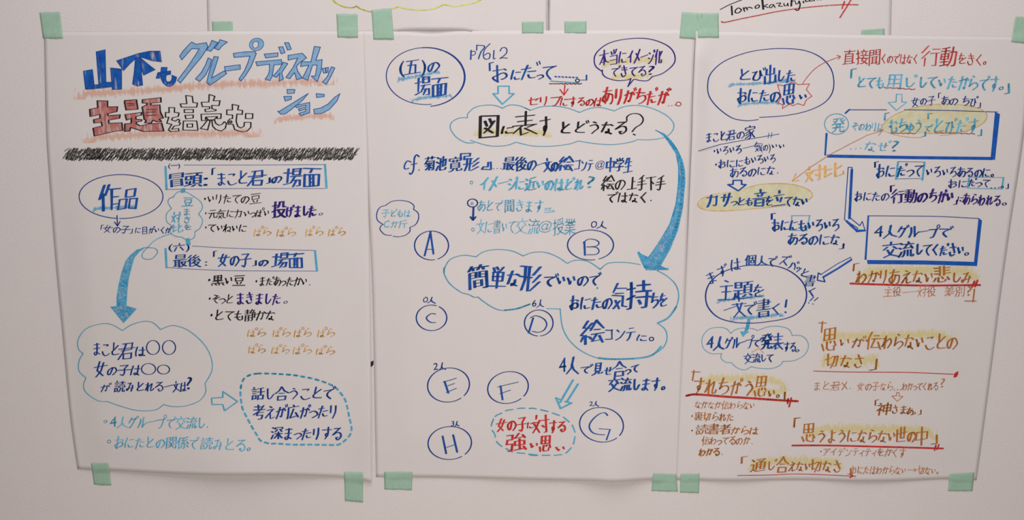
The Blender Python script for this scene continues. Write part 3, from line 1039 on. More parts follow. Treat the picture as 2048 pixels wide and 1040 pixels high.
# quotation line
p = Pen(.0007)
for s in ('742,70 738,125', '745,70 818,68 815,90 770,92 770,120', '985,138 988,200', '965,140 962,178 925,178 912,198 985,200'):
    p.stroke(P(s, A3), 4.2, 1.6, smooth=False)
for s, wd in (('335,140 305,130 282,165 285,195 315,190', 3.0), ('400,95 380,80 362,110 355,200 335,238 322,228', 3.4), ('335,160 385,150', 1.5), ('398,203 402,205', 2.6)):
    p.stroke(P(s, A3), wd, 1.4)
p.done('lettering', 'blue')
W_('blue', ('菊池', 849, 327, 893, 327, 27, 2.2), ('寛', 897, 328, 925, 328, 29, 2.0), ('形', 926, 328, 960, 328, 25, 2.4),
   ('…', 986, 332, 1004, 332, 12, .4), ('最後の', 1006, 327, 1074, 327, 27, 2.2), ('一', 1073, 330, 1087, 329, 20, 1), ('文の', 1086, 330, 1117, 330, 24, 2.0),
   ('絵', 1116, 328, 1146, 327, 28, 2.2), ('コンテ', 1148, 328, 1188, 330, 24, 1.4), ('中学生', 1212, 329, 1266, 330, 27, 1.9), ('@', 1191, 330, 1210, 330, 18, .8))
ink_line('crayon', ell(943, 365, 2.5, 3), 1.2, 1, name='bullet_ring', smooth=False)
W_('crayon', ('イメージ', 960, 366, 1034, 366, 26, 2.4), ('に近いのはどれ', 1030, 368, 1168, 368, 25, 2.4), ('?', 1170, 363, 1194, 363, 26, 1.6))
W_('black', ('絵の', 1203, 366, 1252, 366, 28, 1.6), ('上手下手', 1255, 366, 1331, 366, 28, 1.6))
W_('black', ('ではなく.', 1213, 394, 1308, 394, 22, 1.5))
ink_line('navy', [ell(945, 406, 10, 8)], 2.4, 1.5, name='key_symbol', smooth=False)
ink_line('navy', [P('947,415 946,437'), P('941,434 946,440 951,434')], 4, 2.5, name='small_arrow', smooth=False)
ink_line('crayon', [ell(944, 407, 2.2, 2), ell(946, 459, 3, 3)], 1.2, 1, name='bullet_ring', smooth=False)
W_('crayon', ('あとで', 955, 411, 1005, 411, 22, 1.0), ('聞きます', 1008, 411, 1087, 412, 24, 1.2), ('ョ。', 1088, 418, 1113, 418, 14, .6))
W_('crayon', ('文に書いて', 953, 453, 1031, 453, 27, .9), ('交流', 1031, 452, 1079, 453, 29, .9), ('@', 1077, 453, 1105, 453, 24, .5), ('授業', 1106, 453, 1152, 453, 30, .9))
cloud('navy', [P('130,490 180,460 250,452 320,465 358,495 355,525', A3), P('355,525 392,555 395,605 370,650 325,672', A3), P('325,672 325,705 290,735 240,748 190,745', A3),
               P('175,737 120,730 82,690 90,660 107,648', A3), P('107,648 62,615 55,560 80,510 130,492', A3)], 2.0, 1.0)
W_('crayon', ('子どもは', 763, 426, 822, 426, 15, .7), ('Cか斤', 767, 448, 816, 448, 15, .7))


def circled(cx, cy, rx, ry, strokes, view, a0=-60, rot=0, w=2.6, gap=12):
    p = Pen()
    p.stroke(ell(cx, cy, rx, ry, a0, a0 + 360 - gap, rot, 44), w, 1.2, smooth=False)
    p.done('circle_outline', 'navy')
    p = Pen(.0007)
    for s, wd in strokes:
        p.stroke(P(s, view), wd, 1.1)
    p.done('circled_letter', 'blue')


circled(863, 491, 34, 29, (('495,705 445,905', 4), ('492,705 518,890', 4), ('455,850 522,852', 1.6)), A3, 80)
circled(1181, 490, 46, 30, (('525,790 530,900', 4.2), ('515,798 560,768 620,775 645,800 620,825 545,832', 2.4), ('545,832 620,835 645,865 620,892 545,895', 2.4)), A4, 80)
circled(863, 635.6, 30.5, 25.6, (('535,360 500,356 462,385 470,410 500,428 535,428', 2.8),), A5)
circled(1077.5, 646, 28.6, 26, (('108,390 70,515', 4), ('85,390 130,373 195,400 218,445 195,490 150,508 100,500', 2.8)), A6, 95)
circled(897, 770, 42, 34, (('608,908 640,1005', 4.2), ('598,915 705,883', 1.5), ('635,945 690,925', 1.5), ('622,1000 705,965', 1.5)), A5, 60, -8)
circled(1016, 775, 41, 31.5, (('1065,945 1082,1060', 4), ('1042,955 1120,935 1210,915', 1.6), ('1060,1010 1145,980', 1.4)), A5, 60, -12)
circled(899.5, 886, 43.5, 33, (('592,355 622,500', 4.2), ('678,345 712,488', 4.2), ('625,448 695,425', 1.3)), A7, 60, -4)
circled(1203, 849.5, 44, 34.5, (('715,188 690,165 640,180 585,230 565,280 590,325 640,342 690,345', 3.2), ('645,295 738,302', 1.2), ('735,302 705,388', 3)), A8, 40, 8)
W_('navy', ('O人', 1181, 448, 1214, 449, 15, 1.1), name='head_count')
W_('navy', ('O人', 846, 599, 871, 600, 12, 1.1), name='head_count')
W_('navy', ('6人', 1064, 606, 1088, 606, 15, 1.1), name='head_count')
W_('navy', ('2人', 866, 733, 892, 731, 16, 1.1), name='head_count')
W_('navy', ('3人', 902, 847, 919, 847, 11, 1.0), name='head_count')
W_('navy', ('2人', 1178, 807, 1198, 807, 10, 1.0), name='head_count')
c2 = [P('605,1040 615,990 660,930 760,900 865,912', A3), P('865,912 930,870 1040,852 1160,865 1250,905', A3), [P('1250,905', A3)[0], (1065, 505)] + P('200,875 300,910 385,965', A4),
      P('385,965 450,940 540,945 600,975 655,1015', A4), P('655,1015 720,965 850,957 980,975', A4), P('1120,5 1200,50 1270,120 1295,210 1270,310 1210,390 1120,433', A6),
      P('1120,433 1180,480 1200,550 1170,630 1080,690 950,720 780,730 640,720 500,660 400,570 345,460 328,318', A6), P('328,318 220,315', A6),
      P('1305,278 1200,315 1090,330 1010,310 930,260 880,220', A5), P('880,220 850,222 805,200 740,180 650,110 605,30 603,-20', A5)]
cloud('cyan', c2, 2.4, 1.2)
p = Pen(.0006)
p.stroke(P('1150,625 1085,690 980,718 780,727 640,718', A6), 4, 3)
p.stroke(P('1275,300 1210,388 1125,432', A6), 4, 2.6)
p.stroke(P('1305,278 1200,315 1100,328', A5), 3.4, 2.8)
p.done('cloud_outline', 'cyan')
W_('blue', ('簡', 935, 554, 979, 554, 46, 3.2), ('単', 978, 553, 1012, 554, 44, 3.0), ('な', 1012, 555, 1041, 556, 38, 3.0), ('形', 1040, 552, 1083, 556, 52, 3.4), ('で', 1086, 560, 1115, 560, 26, 2.6),
   ('いいので', 1113, 560, 1201, 558, 26, 2.4), (',', 1190, 570, 1200, 570, 18, 1.5))
W_('blue', ('おにたの', 1138, 606, 1226, 604, 28, 2.4), ('気', 1224, 591, 1256, 591, 50, 2.6), ('持', 1253, 590, 1301, 590, 52, 2.8), ('ちを', 1300, 600, 1335, 600, 30, 2.2))
W_('blue', ('絵', 1160, 664, 1208, 664, 42, 3.0), ('コンテ', 1207, 668, 1273, 667, 26, 1.9), ('に', 1273, 675, 1296, 676, 16, 1.8))
ink_line('blue', ell(1303, 678, 4.2, 3.6), 2.2, 1.6, name='lettering', smooth=False)
W_('blue', ('4人', 1117, 730, 1158, 729, 34, 2.4), ('で', 1160, 738, 1184, 738, 18, 1.8), ('見', 1184, 736, 1208, 737, 26, 2.2), ('せ', 1208, 742, 1226, 742, 18, 1.8), ('合', 1225, 737, 1252, 737, 29, 2.2),
   ('って', 1250, 741, 1278, 735, 18, 1.8))
W_('blue', ('交流します。', 1216, 768, 1333, 769, 27, 2.2))
ink_line('cyan', [P('1146,760 1120,805'), P('1156,768 1134,803')], 4.5, 2, name='double_line_arrow', smooth=False)
ink_line('cyan', [P('1112,796 1121,817 1143,806'), P('1112,796 1120,799'), P('1130,803 1142,806')], 4, 2.4, name='double_line_arrow', smooth=False)
dd = P('1020,195 1080,165 1110,148 1185,135 1235,128 1300,130', A7) + P('80,130 115,130 200,148 245,160 315,185 345,195 410,248 430,275 450,330 445,380 432,430 405,465 365,500 320,508 280,513 230,512 150,512 60,502', A8) + P('1375,512 1320,513 1280,500 1175,488 1130,468 1065,432 1030,395 1018,340 995,305 990,270 1003,230', A7)
dashes(catmull(dd, True, 4), 'cyan', 2.8, 1.9, 15, 9)
W_('red', ('女の子', 993, 849, 1055, 848, 27, 2.0), ('に', 1054, 850, 1068, 850, 14, 1.2), ('対', 1066, 847, 1099, 848, 32, 2.2), ('する', 1098, 853, 1132, 853, 24, 2.0))
W_('red', ('強', 1012, 884, 1054, 884, 34, 2.2), ('い', 1058, 890, 1078, 890, 15, 2.2), ('思', 1076, 886, 1104, 888, 30, 2.2), ('い', 1110, 897, 1134, 897, 14, 2.2))

# ================================================================== RIGHT POSTER
CUR = 'right'
R1, R2, R3, R4 = (1370, 0, 4.08), (1670, 0, 3.661), (1370, 240, 4.08), (1640, 210, 4.08)
R5, R6, R7, R8 = (1370, 490, 4.08), (1680, 430, 3.769), (1350, 720, 3.954), (1630, 700, 3.311)
ink_line('navy', P('610,957 800,945 980,910 1120,850 1195,770 1215,670 1190,560 1110,470 990,415 850,397 680,400 500,430 320,500 210,600 185,700 200,790 270,880 380,960 480,983 540,983 597,975', R1), 2.2, 1.2, name='circle_outline')
shade('sm_blue', [(P('340,692 450,688 600,680 700,672 900,645', R1), 10), (P('420,858 520,845 650,838 790,832', R1), 10)])
W_('blue', ('とび', 1475, 150, 1530, 148, 24, 1.9), ('出', 1527, 148, 1554, 148, 33, 2.2), ('した', 1553, 151, 1592, 151, 26, 1.9))
W_('blue', ('おにたの', 1474, 191, 1561, 190, 28, 2.0), ('思', 1563, 188, 1593, 188, 38, 2.2), ('い', 1597, 193, 1616, 193, 15, 2.0))
bs = P('755,690 810,700 890,665 920,690 1015,685 990,730 1035,785 990,815 970,860 920,845 880,862 850,850 795,885 800,855 760,840 785,790 755,690', R1)
ink_line('redpen', bs, 1.5, 1.3, name='burst_outline', smooth=False)
ink_line('redpen', [P('958,688 985,645 1050,570 1140,510 1265,462', R1), P('1240,452 1268,461 1250,485', R1)], 1.3, 1.1, name='thin_arrow')
W_('redpen', ('直接聞', 1686, 114, 1762, 114, 30, 1.1), ('くのではなく', 1762, 117, 1837, 118, 20, .8), ('行動', 1844, 111, 1916, 114, 38, 1.6), ('をきく。', 1915, 117, 1976, 120, 24, 1.0))
W_('crayon', ('「', 1696, 151, 1714, 151, 30, 2.0), ('とても', 1713, 164, 1770, 164, 24, 2.0), ('用', 1771, 161, 1806, 162, 28, 2.0), ('じ', 1806, 163, 1833, 163, 26, 2.0), ('していた', 1836, 163, 1916, 164, 26, 2.0),
   ('からです', 1916, 164, 1999, 168, 30, 2.0), ('。', 1997, 170, 2012, 170, 24, 1.5), ('」', 2008, 172, 2024, 172, 34, 2.2))
p = Pen()
p.stroke([(1768 + i * 6.2, 175 + i * .35 + (.9 if i % 2 else -.5)) for i in range(11)], 2, 1.2)
p.done('wavy_underline', 'red')
ink_line('crayon', P('450,690 490,690 490,745 525,748 450,808 390,750 447,745', R2), 2.2, 1.3, name='hollow_arrow', smooth=False, closed=True)
W_('navy', ('女の子', 1823, 203, 1872, 200, 18, .9), ('「', 1874, 193, 1882, 193, 16, .9), ('あの', 1882, 201, 1917, 201, 18, .9), ('ちび', 1924, 201, 1955, 203, 20, 1.0), ('」', 1954, 208, 1965, 208, 16, .8))
# framed question box
ink_line('navy', [P('1691,227 1699,219.5 1773,219.6'), P('1809,219.4 1900,221 1995,224')], 1.4, 1.3, name='frame_outline', smooth=False)
ink_line('blue', [P('1691,226 1699,219')], 4, 2, name='frame_outline', smooth=False)
p = Pen(.0005)
for q in ('1651,266 1655.5,266 1652,311 1648.5,311', '1654,309 1820,312 1985,314 1985,320 1820,318 1654,315', '1990,224 1997,227 2000,228 1990,320 1981,318'):
    p.fill(P(q))
p.done('frame_thick_bar', 'barblue', label='thick blue edge of the drawn box')  # left, bottom and right edges of the box, drawn thick in marker
yel = P('1764,256 1768,246 1785,232 1812,220 1850,211 1895,208 1940,212 1968,222 1974,234 1964,248 1935,261 1895,266 1850,267 1800,266')
area_fill('yellowfill', [yel], smooth=True)
ink_line('orange', [yel[12:0:-1] + [(1764, 258), (1785, 268), (1815, 274), (1843, 275)], P('1935,262 1905,268 1880,271')], 1.3, 1.1, name='thin_loop_outline')
ink_line('cyan', ell(1673, 248, 24, 20.5), 1.7, 1.2, name='circle_outline', smooth=False)
W_('crayon', ('発', 1663, 250, 1691, 250, 27, 1.2), ('そのわりに', 1703, 252, 1768, 253, 18, .9))
W_('crayon', ('「', 1764, 236, 1779, 236, 22, 1.4), ('むちゅう', 1778, 250, 1846, 250, 27, 1.8), ('」', 1842, 266, 1856, 266, 16, 1.6), ('「', 1850, 235, 1866, 235, 18, 1.6), ('で', 1848, 256, 1865, 256, 15, 1.2),
   ('とびだす', 1866, 251, 1958, 251, 31, 2.0), ('」', 1955, 262, 1968, 262, 20, 1.6))
p = Pen()
p.stroke([(1782 + i * 5, 266 + i * .1 + (.8 if i % 2 else -.5)) for i in range(11)], 1.8, 1.1)
p.stroke([(1869 + i * 6.2, 265 + i * .2 + (.8 if i % 2 else -.5)) for i in range(14)], 1.8, 1.1)
p.done('wavy_underline', 'red')
ink_line('brownthin', [P('1763,262 1735,270 1700,288 1660,309 1620,335 1586,361'), P('1750,262 1765,261 1757,271')], 1.3, 1.1, name='thin_arrow', smooth=False)
ink_line('orange', [P('1592,347 1585,362 1598,361')], 2.6, 1.6, name='thin_arrow', smooth=False)
W_('crayon', ('なぜ', 1729, 292, 1780, 292, 22, 1.4), ('?', 1781, 291, 1802, 291, 25, 1.4), ('…', 1699, 292, 1726, 292, 12, .2))
# notes on the left
W_('navy', ('まこと', 1411, 275, 1453, 271, 20, 1.3), ('君の', 1453, 270, 1490, 268, 20, 1.2), ('家', 1488, 265, 1511, 264, 25, 1.2))
ink_line('navy', [P('1397,302 1440,289 1500,278 1558,268'), P('1538,266 1536,276'), P('1544,265 1542,275')], 1.1, 1.1, name='underline', smooth=False)
W_('navy', ('・いろいろ', 1425, 302, 1484, 298, 18, 1.1), ('一', 1484, 296, 1510, 293, 14, .3), ('気', 1509, 293, 1524, 293, 18, .9), ('(の)', 1521, 294, 1542, 294, 15, .7), ('いい', 1542, 292, 1571, 292, 12, 1.0))
W_('navy', ('・おにに', 1428, 329, 1487, 325, 17, 1.2), ('もいろいろ', 1488, 321, 1552, 316, 18, 1.1))
W_('navy', ('あるのにな.', 1459, 346, 1560, 339, 19, 1.2))
ink_line('blue', P('393,492 462,492 462,525 498,528 435,578 350,527 392,525', R3), 3.4, 2.2, name='hollow_arrow', smooth=False, closed=True)
y2 = P('105,680 150,635 285,595 480,562 600,528 760,517 900,530 1010,570 1040,620 1000,655 850,695 600,720 350,740 200,738 120,715', R3)
area_fill('yellowfill', [y2], smooth=True)
ink_line('orange', [P('285,595 150,635 105,680 120,715 200,738 350,740 600,720 850,695', R3), P('480,562 600,528 760,517 900,530 1010,570 1040,620 1000,655', R3)], 1.6, 1.2, name='thin_loop_outline')
W_('blue', ('カサ', 1413, 400, 1466, 399, 26, 2.4), ('っとも', 1463, 403, 1507, 403, 17, 1.9), ('音', 1506, 396, 1533, 396, 30, 2.4), ('を', 1530, 402, 1547, 402, 20, 1.8), ('立', 1546, 396, 1570, 396, 28, 2.4),
   ('てない', 1568, 402, 1617, 402, 21, 2.0))
W_('orange', ('対', 1610, 348, 1648, 344, 28, 2.2), ('比', 1646, 342, 1688, 338, 27, 2.4))
ink_line('cyan', [P('870,780 1020,780', R3), P('1018,780 992,905', R3), P('872,780 866,900', R3), P('866,900 992,900', R3)], 2.2, 1.2, name='small_frame', smooth=False)
W_('blue', ('「', 1538, 436, 1552, 436, 20, 2.0), ('おににもいろいろ', 1544, 450, 1680, 449, 24, 2.0))
W_('blue', ('あるのにな', 1575, 478, 1680, 479, 23, 1.9), ('」', 1678, 490, 1692, 490, 18, 1.8))
# bar arrow pointing to the second box
bar = P('230,508 262,510 243,918 325,985 345,950 370,1028 295,1035 308,1005 200,935', R4)
ink_line('blue', bar, 1.8, 1.4, name='bent_arrow', smooth=False, closed=True)
ink_line('barblue', [P('260,528 240,925', R4)], 5.2, 3, name='bent_arrow', smooth=False)
ink_line('barblue', [P('218,948 255,985 300,1025 365,1024', R4)], 4.5, 3.4, name='bent_arrow', smooth=False)
W_('blue', ('「', 1745, 332, 1758, 332, 18, 1.6), ('おに', 1752, 342, 1791, 342, 27, 1.9), ('だって', 1794, 340, 1847, 340, 26, 1.9))
ink_line('cyan', [P('637,465 620,605', R4), P('853,470 835,612', R4)], 4, 2, name='small_frame', smooth=False)
ink_line('outblue', [P('635,462 855,465', R4), P('620,603 838,600', R4)], .9, .8, name='small_frame', smooth=False)
W_('navy', ('いろいろあるのに。', 1852, 343, 1990, 345, 21, 1.4))
W_('navy', ('おに', 1896, 367, 1935, 367, 17, 1.3), ('だって', 1937, 364, 1980, 366, 18, 1.3), ('…。」', 1980, 369, 2020, 370, 16, 1.1))
ink_line('cyan', [P('1938,357 1935,375'), P('2007,355 2004,377')], 3.4, 2, name='small_frame', smooth=False)
ink_line('cyan', [P('1938,354 2008,355'), P('1935,376 2005,378')], 1.2, 1, name='small_frame', smooth=False)
W_('navy', ('おにたの', 1709, 392, 1779, 392, 20, 1.3))
W_('purple', ('「', 1776, 380, 1790, 380, 20, 1.8), ('行動の', 1783, 392, 1857, 392, 26, 2.2), ('ちがい', 1858, 391, 1908, 393, 27, 2.4), ('」', 1907, 402, 1918, 402, 16, 1.5))
W_('purple', ('に', 1914, 398, 1928, 398, 12, 1), ('あらわれる', 1926, 397, 2002, 401, 22, 1.6), ('。', 2003, 402, 2018, 402, 20, 1.2))
# second framed box
ink_line('navy', P('1736.5,431.5 1800,432 1880,433 1958,437'), 1.3, 1.2, name='frame_outline')
p = Pen(.0005)
for q in ('1735,431 1738.5,431 1733,520 1729,519', '1734,520 1850,521 1954,524 1954,532 1850,529 1735,528', '1957,436 1964,441 1954,532 1948,525'):
    p.fill(P(q))
p.done('frame_thick_bar', 'barblue', label='thick blue edge of the drawn box')  # thick marker edges, drawn as on the first box
W_('blue', ('4人', 1748, 462, 1795, 461, 27, 2.4), ('グル', 1795, 462, 1838, 462, 24, 2.2), ('ープ', 1836, 464, 1877, 464, 25, 2.0), ('で', 1876, 463, 1905, 463, 22, 2.0))
W_('blue', ('交流', 1766, 499, 1828, 499, 29, 2.3), ('してください', 1830, 498, 1930, 500, 25, 2.3), ('。', 1927, 501, 1942, 501, 22, 1.6))
ink_line('blue', [P('1350,100 1250,150 1110,240', R5), P('1350,100 1362,120', R5)], 1.6, 1.2, name='bent_arrow', smooth=False)
ink_line('barblue', [P('1355,122 1250,190 1128,262', R5)], 4, 3, name='bent_arrow', smooth=False)
ink_line('blue', [P('1110,240 1088,228 1080,288 1142,300 1128,262', R5)], 2.4, 2, name='bent_arrow', smooth=False)
shade('sm_yellow', [(P('1712,543 1780,542 1850,540 1910,542 1962,548'), 30)])
W_('brown', ('「', 1700, 538, 1720, 538, 24, 1.4), ('わかりあえない', 1711, 553, 1868, 553, 29, 1.8), ('悲', 1864, 548, 1902, 548, 32, 2.0), ('しみ', 1902, 554, 1946, 554, 24, 1.8))
ink_line('red', [P('1701,567 1760,569 1850,571 1960,570'), P('1949,563 1944,574'), P('1955,561 1950,573')], 3.8, 3.4, name='underline')
W_('brownthin', ('主役', 1768, 583, 1803, 583, 19, .6), ('一', 1804, 585, 1836, 584, 12, .2), ('対役', 1836, 583, 1872, 583, 19, .6), ('差別', 1888, 583, 1931, 583, 20, .6), ('?', 1932, 581, 1946, 581, 20, .5))
ink_line('brown', [P('1949,578 1946,604'), P('1930,602 1952,602')], 3, 1.5, name='lettering', smooth=False)
# lower ellipse with arc of writing
ink_line('navy', P('530,637 400,630 270,590 190,510 168,420 190,330 260,250 360,200 480,170 600,163 720,168 830,200 920,260 975,330 992,410 970,490 910,560 820,600 680,625 560,637 460,636', R5), 2.8, 1.4, name='circle_outline')
p = Pen(.0007)
for ch, x, y, s, r in (('ま', 213, 262, 88, -28), ('ず', 305, 205, 84, -22), ('は', 412, 155, 86, -12), ('個', 535, 125, 88, -2), ('人', 630, 122, 78, 0), ('で', 712, 130, 74, 3), ('ズ', 815, 125, 84, 8), ('バ', 880, 165, 76, 14),
                       ('ッ', 925, 192, 55, 18), ('と', 978, 228, 62, 20), ('書', 1022, 290, 92, 6), ('く', 1040, 378, 72, 10)):
    put(p, ch, 1370 + x / 4.08, 490 + y / 4.08, s / 4.08 * 1.02, s / 4.08 * 1.1, 1.5, rot=r)
p.stroke(P('1050,425 1020,455', R5), 2, 1.6, smooth=False)
p.stroke(P('1085,430 1055,455', R5), 2, 1.6, smooth=False)
p.stroke(P('1008,470 1012,473', R5), 2, 1.6, smooth=False)
p.stroke(P('1042,480 1046,483', R5), 2, 1.6, smooth=False)
p.done('arc_lettering', 'blue')
W_('blue', ('主', 1436, 580, 1468, 580, 36, 2.0), ('題', 1466, 580, 1506, 580, 34, 2.2), ('を', 1504, 582, 1530, 582, 26, 1.8))
W_('blue', ('一', 1446, 620, 1474, 615, 22, 1.0), ('文', 1464, 615, 1492, 615, 36, 1.9), ('で', 1487, 617, 1512, 616, 26, 1.8), ('書', 1513, 616, 1543, 616, 36, 2.0), ('く', 1542, 616, 1564, 618, 24, 1.8))
ink_line('blue', [P('1573,600 1571,614'), P('1570.5,624 1571.5,625')], 4, 2.4, name='lettering', smooth=False)
shade('sm_blue', [(P('250,458 340,448 450,432 560,425 655,402', R5), 10), (P('360,602 480,592 600,588 700,575 820,558', R5), 11)])
ink_line('arrow', P('523,602 512,660 497,710', R5), 7, 3, name='small_arrow', smooth=False)
area_fill('cyan', [P('450,706 528,708 500,722 472,752', R5)], name='small_arrow', lift=.0007)
cloud('cyan', [P(s, R5) for s in ('375,722 335,682 270,672 190,690 140,760 150,840 210,885 300,885', '300,885 293,920 330,955 385,960', '385,968 430,1005 490,1018 540,992', '540,992 600,1005 700,1008 770,985 800,950',
                                  '800,950 900,940 980,890 1008,820 980,760 930,737 875,738', '875,738 850,690 780,665 690,665 590,698', '590,698 550,682 460,678 405,695 375,722')], 1.4, 1.0)
W_('blue', ('4人', 1413, 684, 1450, 685, 28, 2.2), ('グル', 1449, 685, 1480, 685, 22, 1.6), ('ープ', 1478, 686, 1506, 684, 24, 1.4), ('で', 1504, 685, 1524, 685, 19, 1.5), ('発', 1522, 683, 1545, 683, 29, 2.2), ('表', 1544, 683, 1567, 683, 29, 1.9),
   ('する', 1567, 693, 1592, 694, 18, 1.3), ('。', 1590, 696, 1603, 696, 18, 1.1))
ink_line('brownthin', P('545,875 605,842 640,882', R5), 1.1, 1.0, name='insert_mark', smooth=False)
W_('blue', ('交流して', 1488, 717, 1547, 715, 18, 1.3))
# brown phrases
shade('sm_yellow', [(P('1640,672 1700,672 1780,672 1850,668 1915,672'), 28), (P('1640,716 1680,722 1720,722 1760,716'), 34)])
ink_line('brown', [P('1645,643 1643,665'), P('1638,646 1652,646')], 3, 1.4, name='lettering', smooth=False)
W_('brown', ('思', 1641, 679, 1677, 679, 40, 1.9), ('いが', 1677, 684, 1732, 684, 25, 1.7), ('伝', 1731, 682, 1764, 682, 34, 1.8), ('わらないことの', 1764, 682, 1916, 684, 31, 1.8))
W_('brown', ('切なさ', 1649, 721, 1731, 722, 28, 1.8), ('」', 1738, 724, 1762, 724, 34, 1.6))
ink_line('red', [P('1627,742 1700,744 1820,745 1916,749')], 1.5, 1.3, name='underline')
ink_line('red', [P('1912,746 1909,754'), P('1915,744 1912,753')], 4, 2, name='underline', smooth=False)
W_('brownthin', ('まと君X.', 1626, 772, 1705, 771, 18, .6), ('女の子なら…', 1714, 772, 1803, 773, 17, .6), ('わかってくれる', 1804, 772, 1877, 773, 17, .6), ('?', 1880, 765, 1892, 765, 20, .5))
ink_line('brownthin', P('541,282 557,282 557,305 582,308 545,340 510,305 539,303', R8), 1.5, 1.2, name='hollow_arrow', smooth=False, closed=True)
W_('brown', ('「', 1746, 808, 1758, 808, 18, 1.2), ('神', 1754, 817, 1783, 818, 25, 1.6), ('さまぁ', 1783, 818, 1826, 820, 18, 1.2), ('。」', 1824, 822, 1846, 822, 16, 1.0))
shade('sm_yellow', [(P('1400,757 1450,757 1500,756 1540,760 1582,772'), 24), (P('1500,780 1540,784 1575,780'), 20)])
ink_line('brown', [P('1388,741 1385,761'), P('1384,744 1400,744')], 3, 1.3, name='lettering', smooth=False)
W_('brown', ('すれ', 1385, 771, 1436, 773, 33, 1.9), ('ちがう', 1436, 772, 1510, 775, 34, 2.0), ('思', 1507, 772, 1537, 772, 40, 1.9), ('い。', 1535, 786, 1562, 786, 22, 1.6), ('」', 1558, 788, 1576, 788, 30, 1.6))
ink_line('red', [P('90,283 150,272 260,278 400,290 600,302 800,316 970,326', R7)], 4.6, 3.8, name='underline')
ink_line('red', [P('895,305 890,345', R7), P('920,300 902,370', R7), P('880,325 925,325', R7)], 3.4, 2.2, name='underline', smooth=False)
W_('brownthin', ('なかなか伝わらない', 1389, 809, 1511, 811, 16, .7))
W_('brown', ('・裏切られた', 1380, 832, 1468, 834, 17, .9))
W_('brown', ('・', 1380, 861, 1388, 861, 14, .9), ('読', 1392, 859, 1417, 859, 19, 1.1), ('書者', 1416, 858, 1462, 858, 20, 1.7), ('からは', 1462, 861, 1517, 861, 16, 1.1))
W_('brown', ('伝わってるのか.', 1403, 881, 1508, 881, 17, .8))
W_('brown', ('わかる.', 1397, 904, 1448, 903, 16, 1.3))
shade('sm_yellow', [(P('1606,862 1680,857 1760,858 1830,860 1880,868'), 28)])
W_('brown', ('「', 1580, 849, 1602, 849, 30, 1.4), ('思', 1602, 866, 1633, 866, 35, 1.8), ('うようにならない', 1633, 871, 1793, 872, 27, 1.7), ('世の', 1790, 871, 1833, 871, 28, 1.9), ('中', 1829, 871, 1858, 872, 36, 1.8), ('」', 1860, 874, 1882, 874, 30, 1.5))
ink_line('red', [P('1585,891 1660,891 1780,894 1886,897')], 4.0, 3.0, name='underline')
ink_line('red', [P('1872,890 1869,901'), P('1878,889 1874,899')], 3, 1.6, name='underline', smooth=False)
W_('brownthin', ('・アイデンティティ', 1638, 903, 1754, 904, 16, .7), ('をかくす', 1754, 904, 1812, 906, 18, 1.0))
shade('sm_yellow', [(P('1494,928 1560,922 1620,922 1690,926'), 26)])
W_('brown', ('「', 1476, 923, 1497, 923, 22, 1.5), ('通', 1500, 930, 1533, 930, 26, 1.8), ('じ', 1534, 930, 1553, 930, 22, 1.5), ('合', 1552, 929, 1578, 929, 29, 1.8), ('えない', 1577, 932, 1622, 932, 21, 1.6), ('切なさ', 1620, 931, 1686, 933, 25, 1.7), ('」', 1694, 940, 1706, 940, 18, 1.3))
ink_line('red', [P('1475,951 1540,950 1600,948 1700,952 1710,953')], 1.4, 1.2, name='underline')
ink_line('red', [P('1700,948 1706,952 1700,955')], 3, 2, name='underline', smooth=False)
W_('brownthin', ('おにたはわからない', 1702, 939, 1813, 941, 17, .7), ('切ない。', 1835, 940, 1879, 942, 16, .7))
ink_line('brownthin', [P('1815,940 1833,940'), P('1828,937 1833,940 1828,943')], 1.2, 1, name='thin_arrow', smooth=False)

# ================================================================== UPPER POSTERS
CUR = 'upleft'
cloud('lime', [P('664,-4 672,6 690,14 706,15 713,12'), P('713,12 722,18 740,23 760,23 780,19 797,13'), P('797,13 815,18 845,20 868,17 888,9'), P('888,9 910,12 930,9 950,5 968,-4')], 3.2, 1.8)
CUR = 'upright'
T = (1300, 0, 7.877)
p = Pen(.0006)
for s, wd in (('1105,150 1250,75 1450,-5', 1.2), ('1285,95 1295,235', 3.6), ('1440,150 1390,125 1345,165 1350,200 1400,200 1440,160', 2.6),
              ('1470,120 1490,180', 2.6), ('1480,145 1510,115 1535,160', 2.2), ('1530,130 1565,112 1610,130', 2.4), ('1700,75 1660,100 1665,130 1710,120 1725,90 1700,75', 2.4),
              ('1765,-40 1785,145', 4.2), ('1790,100 1850,65', 1.8), ('1795,95 1860,118', 1.8), ('1950,72 1900,75 1880,110 1910,120 1950,85 1970,118', 2.0),
              ('1990,55 2060,48 2025,92 2085,98', 1.8), ('2110,50 2118,90 2160,80 2170,50 2178,95', 2.0), ('2235,-60 2225,95', 3.6), ('2240,20 2285,10', 1.6), ('2290,25 2300,60 2330,55 2345,20', 1.8),
              ('2350,15 2365,80 2335,160 2290,150', 2.8), ('2415,20 2422,45', 3), ('2440,-60 2455,20 2500,15', 2.6), ('2510,-20 2520,15 2560,10', 2.4), ('2570,-15 2590,12', 2.4), ('2610,-20 2640,0', 2), ('2660,-10 2700,-2', 1.5)):
    p.stroke(P(s, T), wd, 1.3)
p.done('signature_lettering', 'black', label='black pen signature in Latin letters')
ink_line('redpen', [P('1443,43 1450,44.5 1480,38 1520,30 1560,22 1620,14 1680,9.5 1716,9.5')], 2.4, 1.8, name='underline')
ink_line('redpen', [P('1704,-4 1697,8 1680,35'), P('1689,3 1684,17')], 3, 2, name='underline', smooth=False)

# ink spot on the wall seen in the slit between two posters
pts = P('740,731 741,724 747,721 747,729 743,734')
mesh_obj('ink_spot', [at(x, y, 0.0006) for x, y in pts], [tuple(range(len(pts)))], 'black', wall)


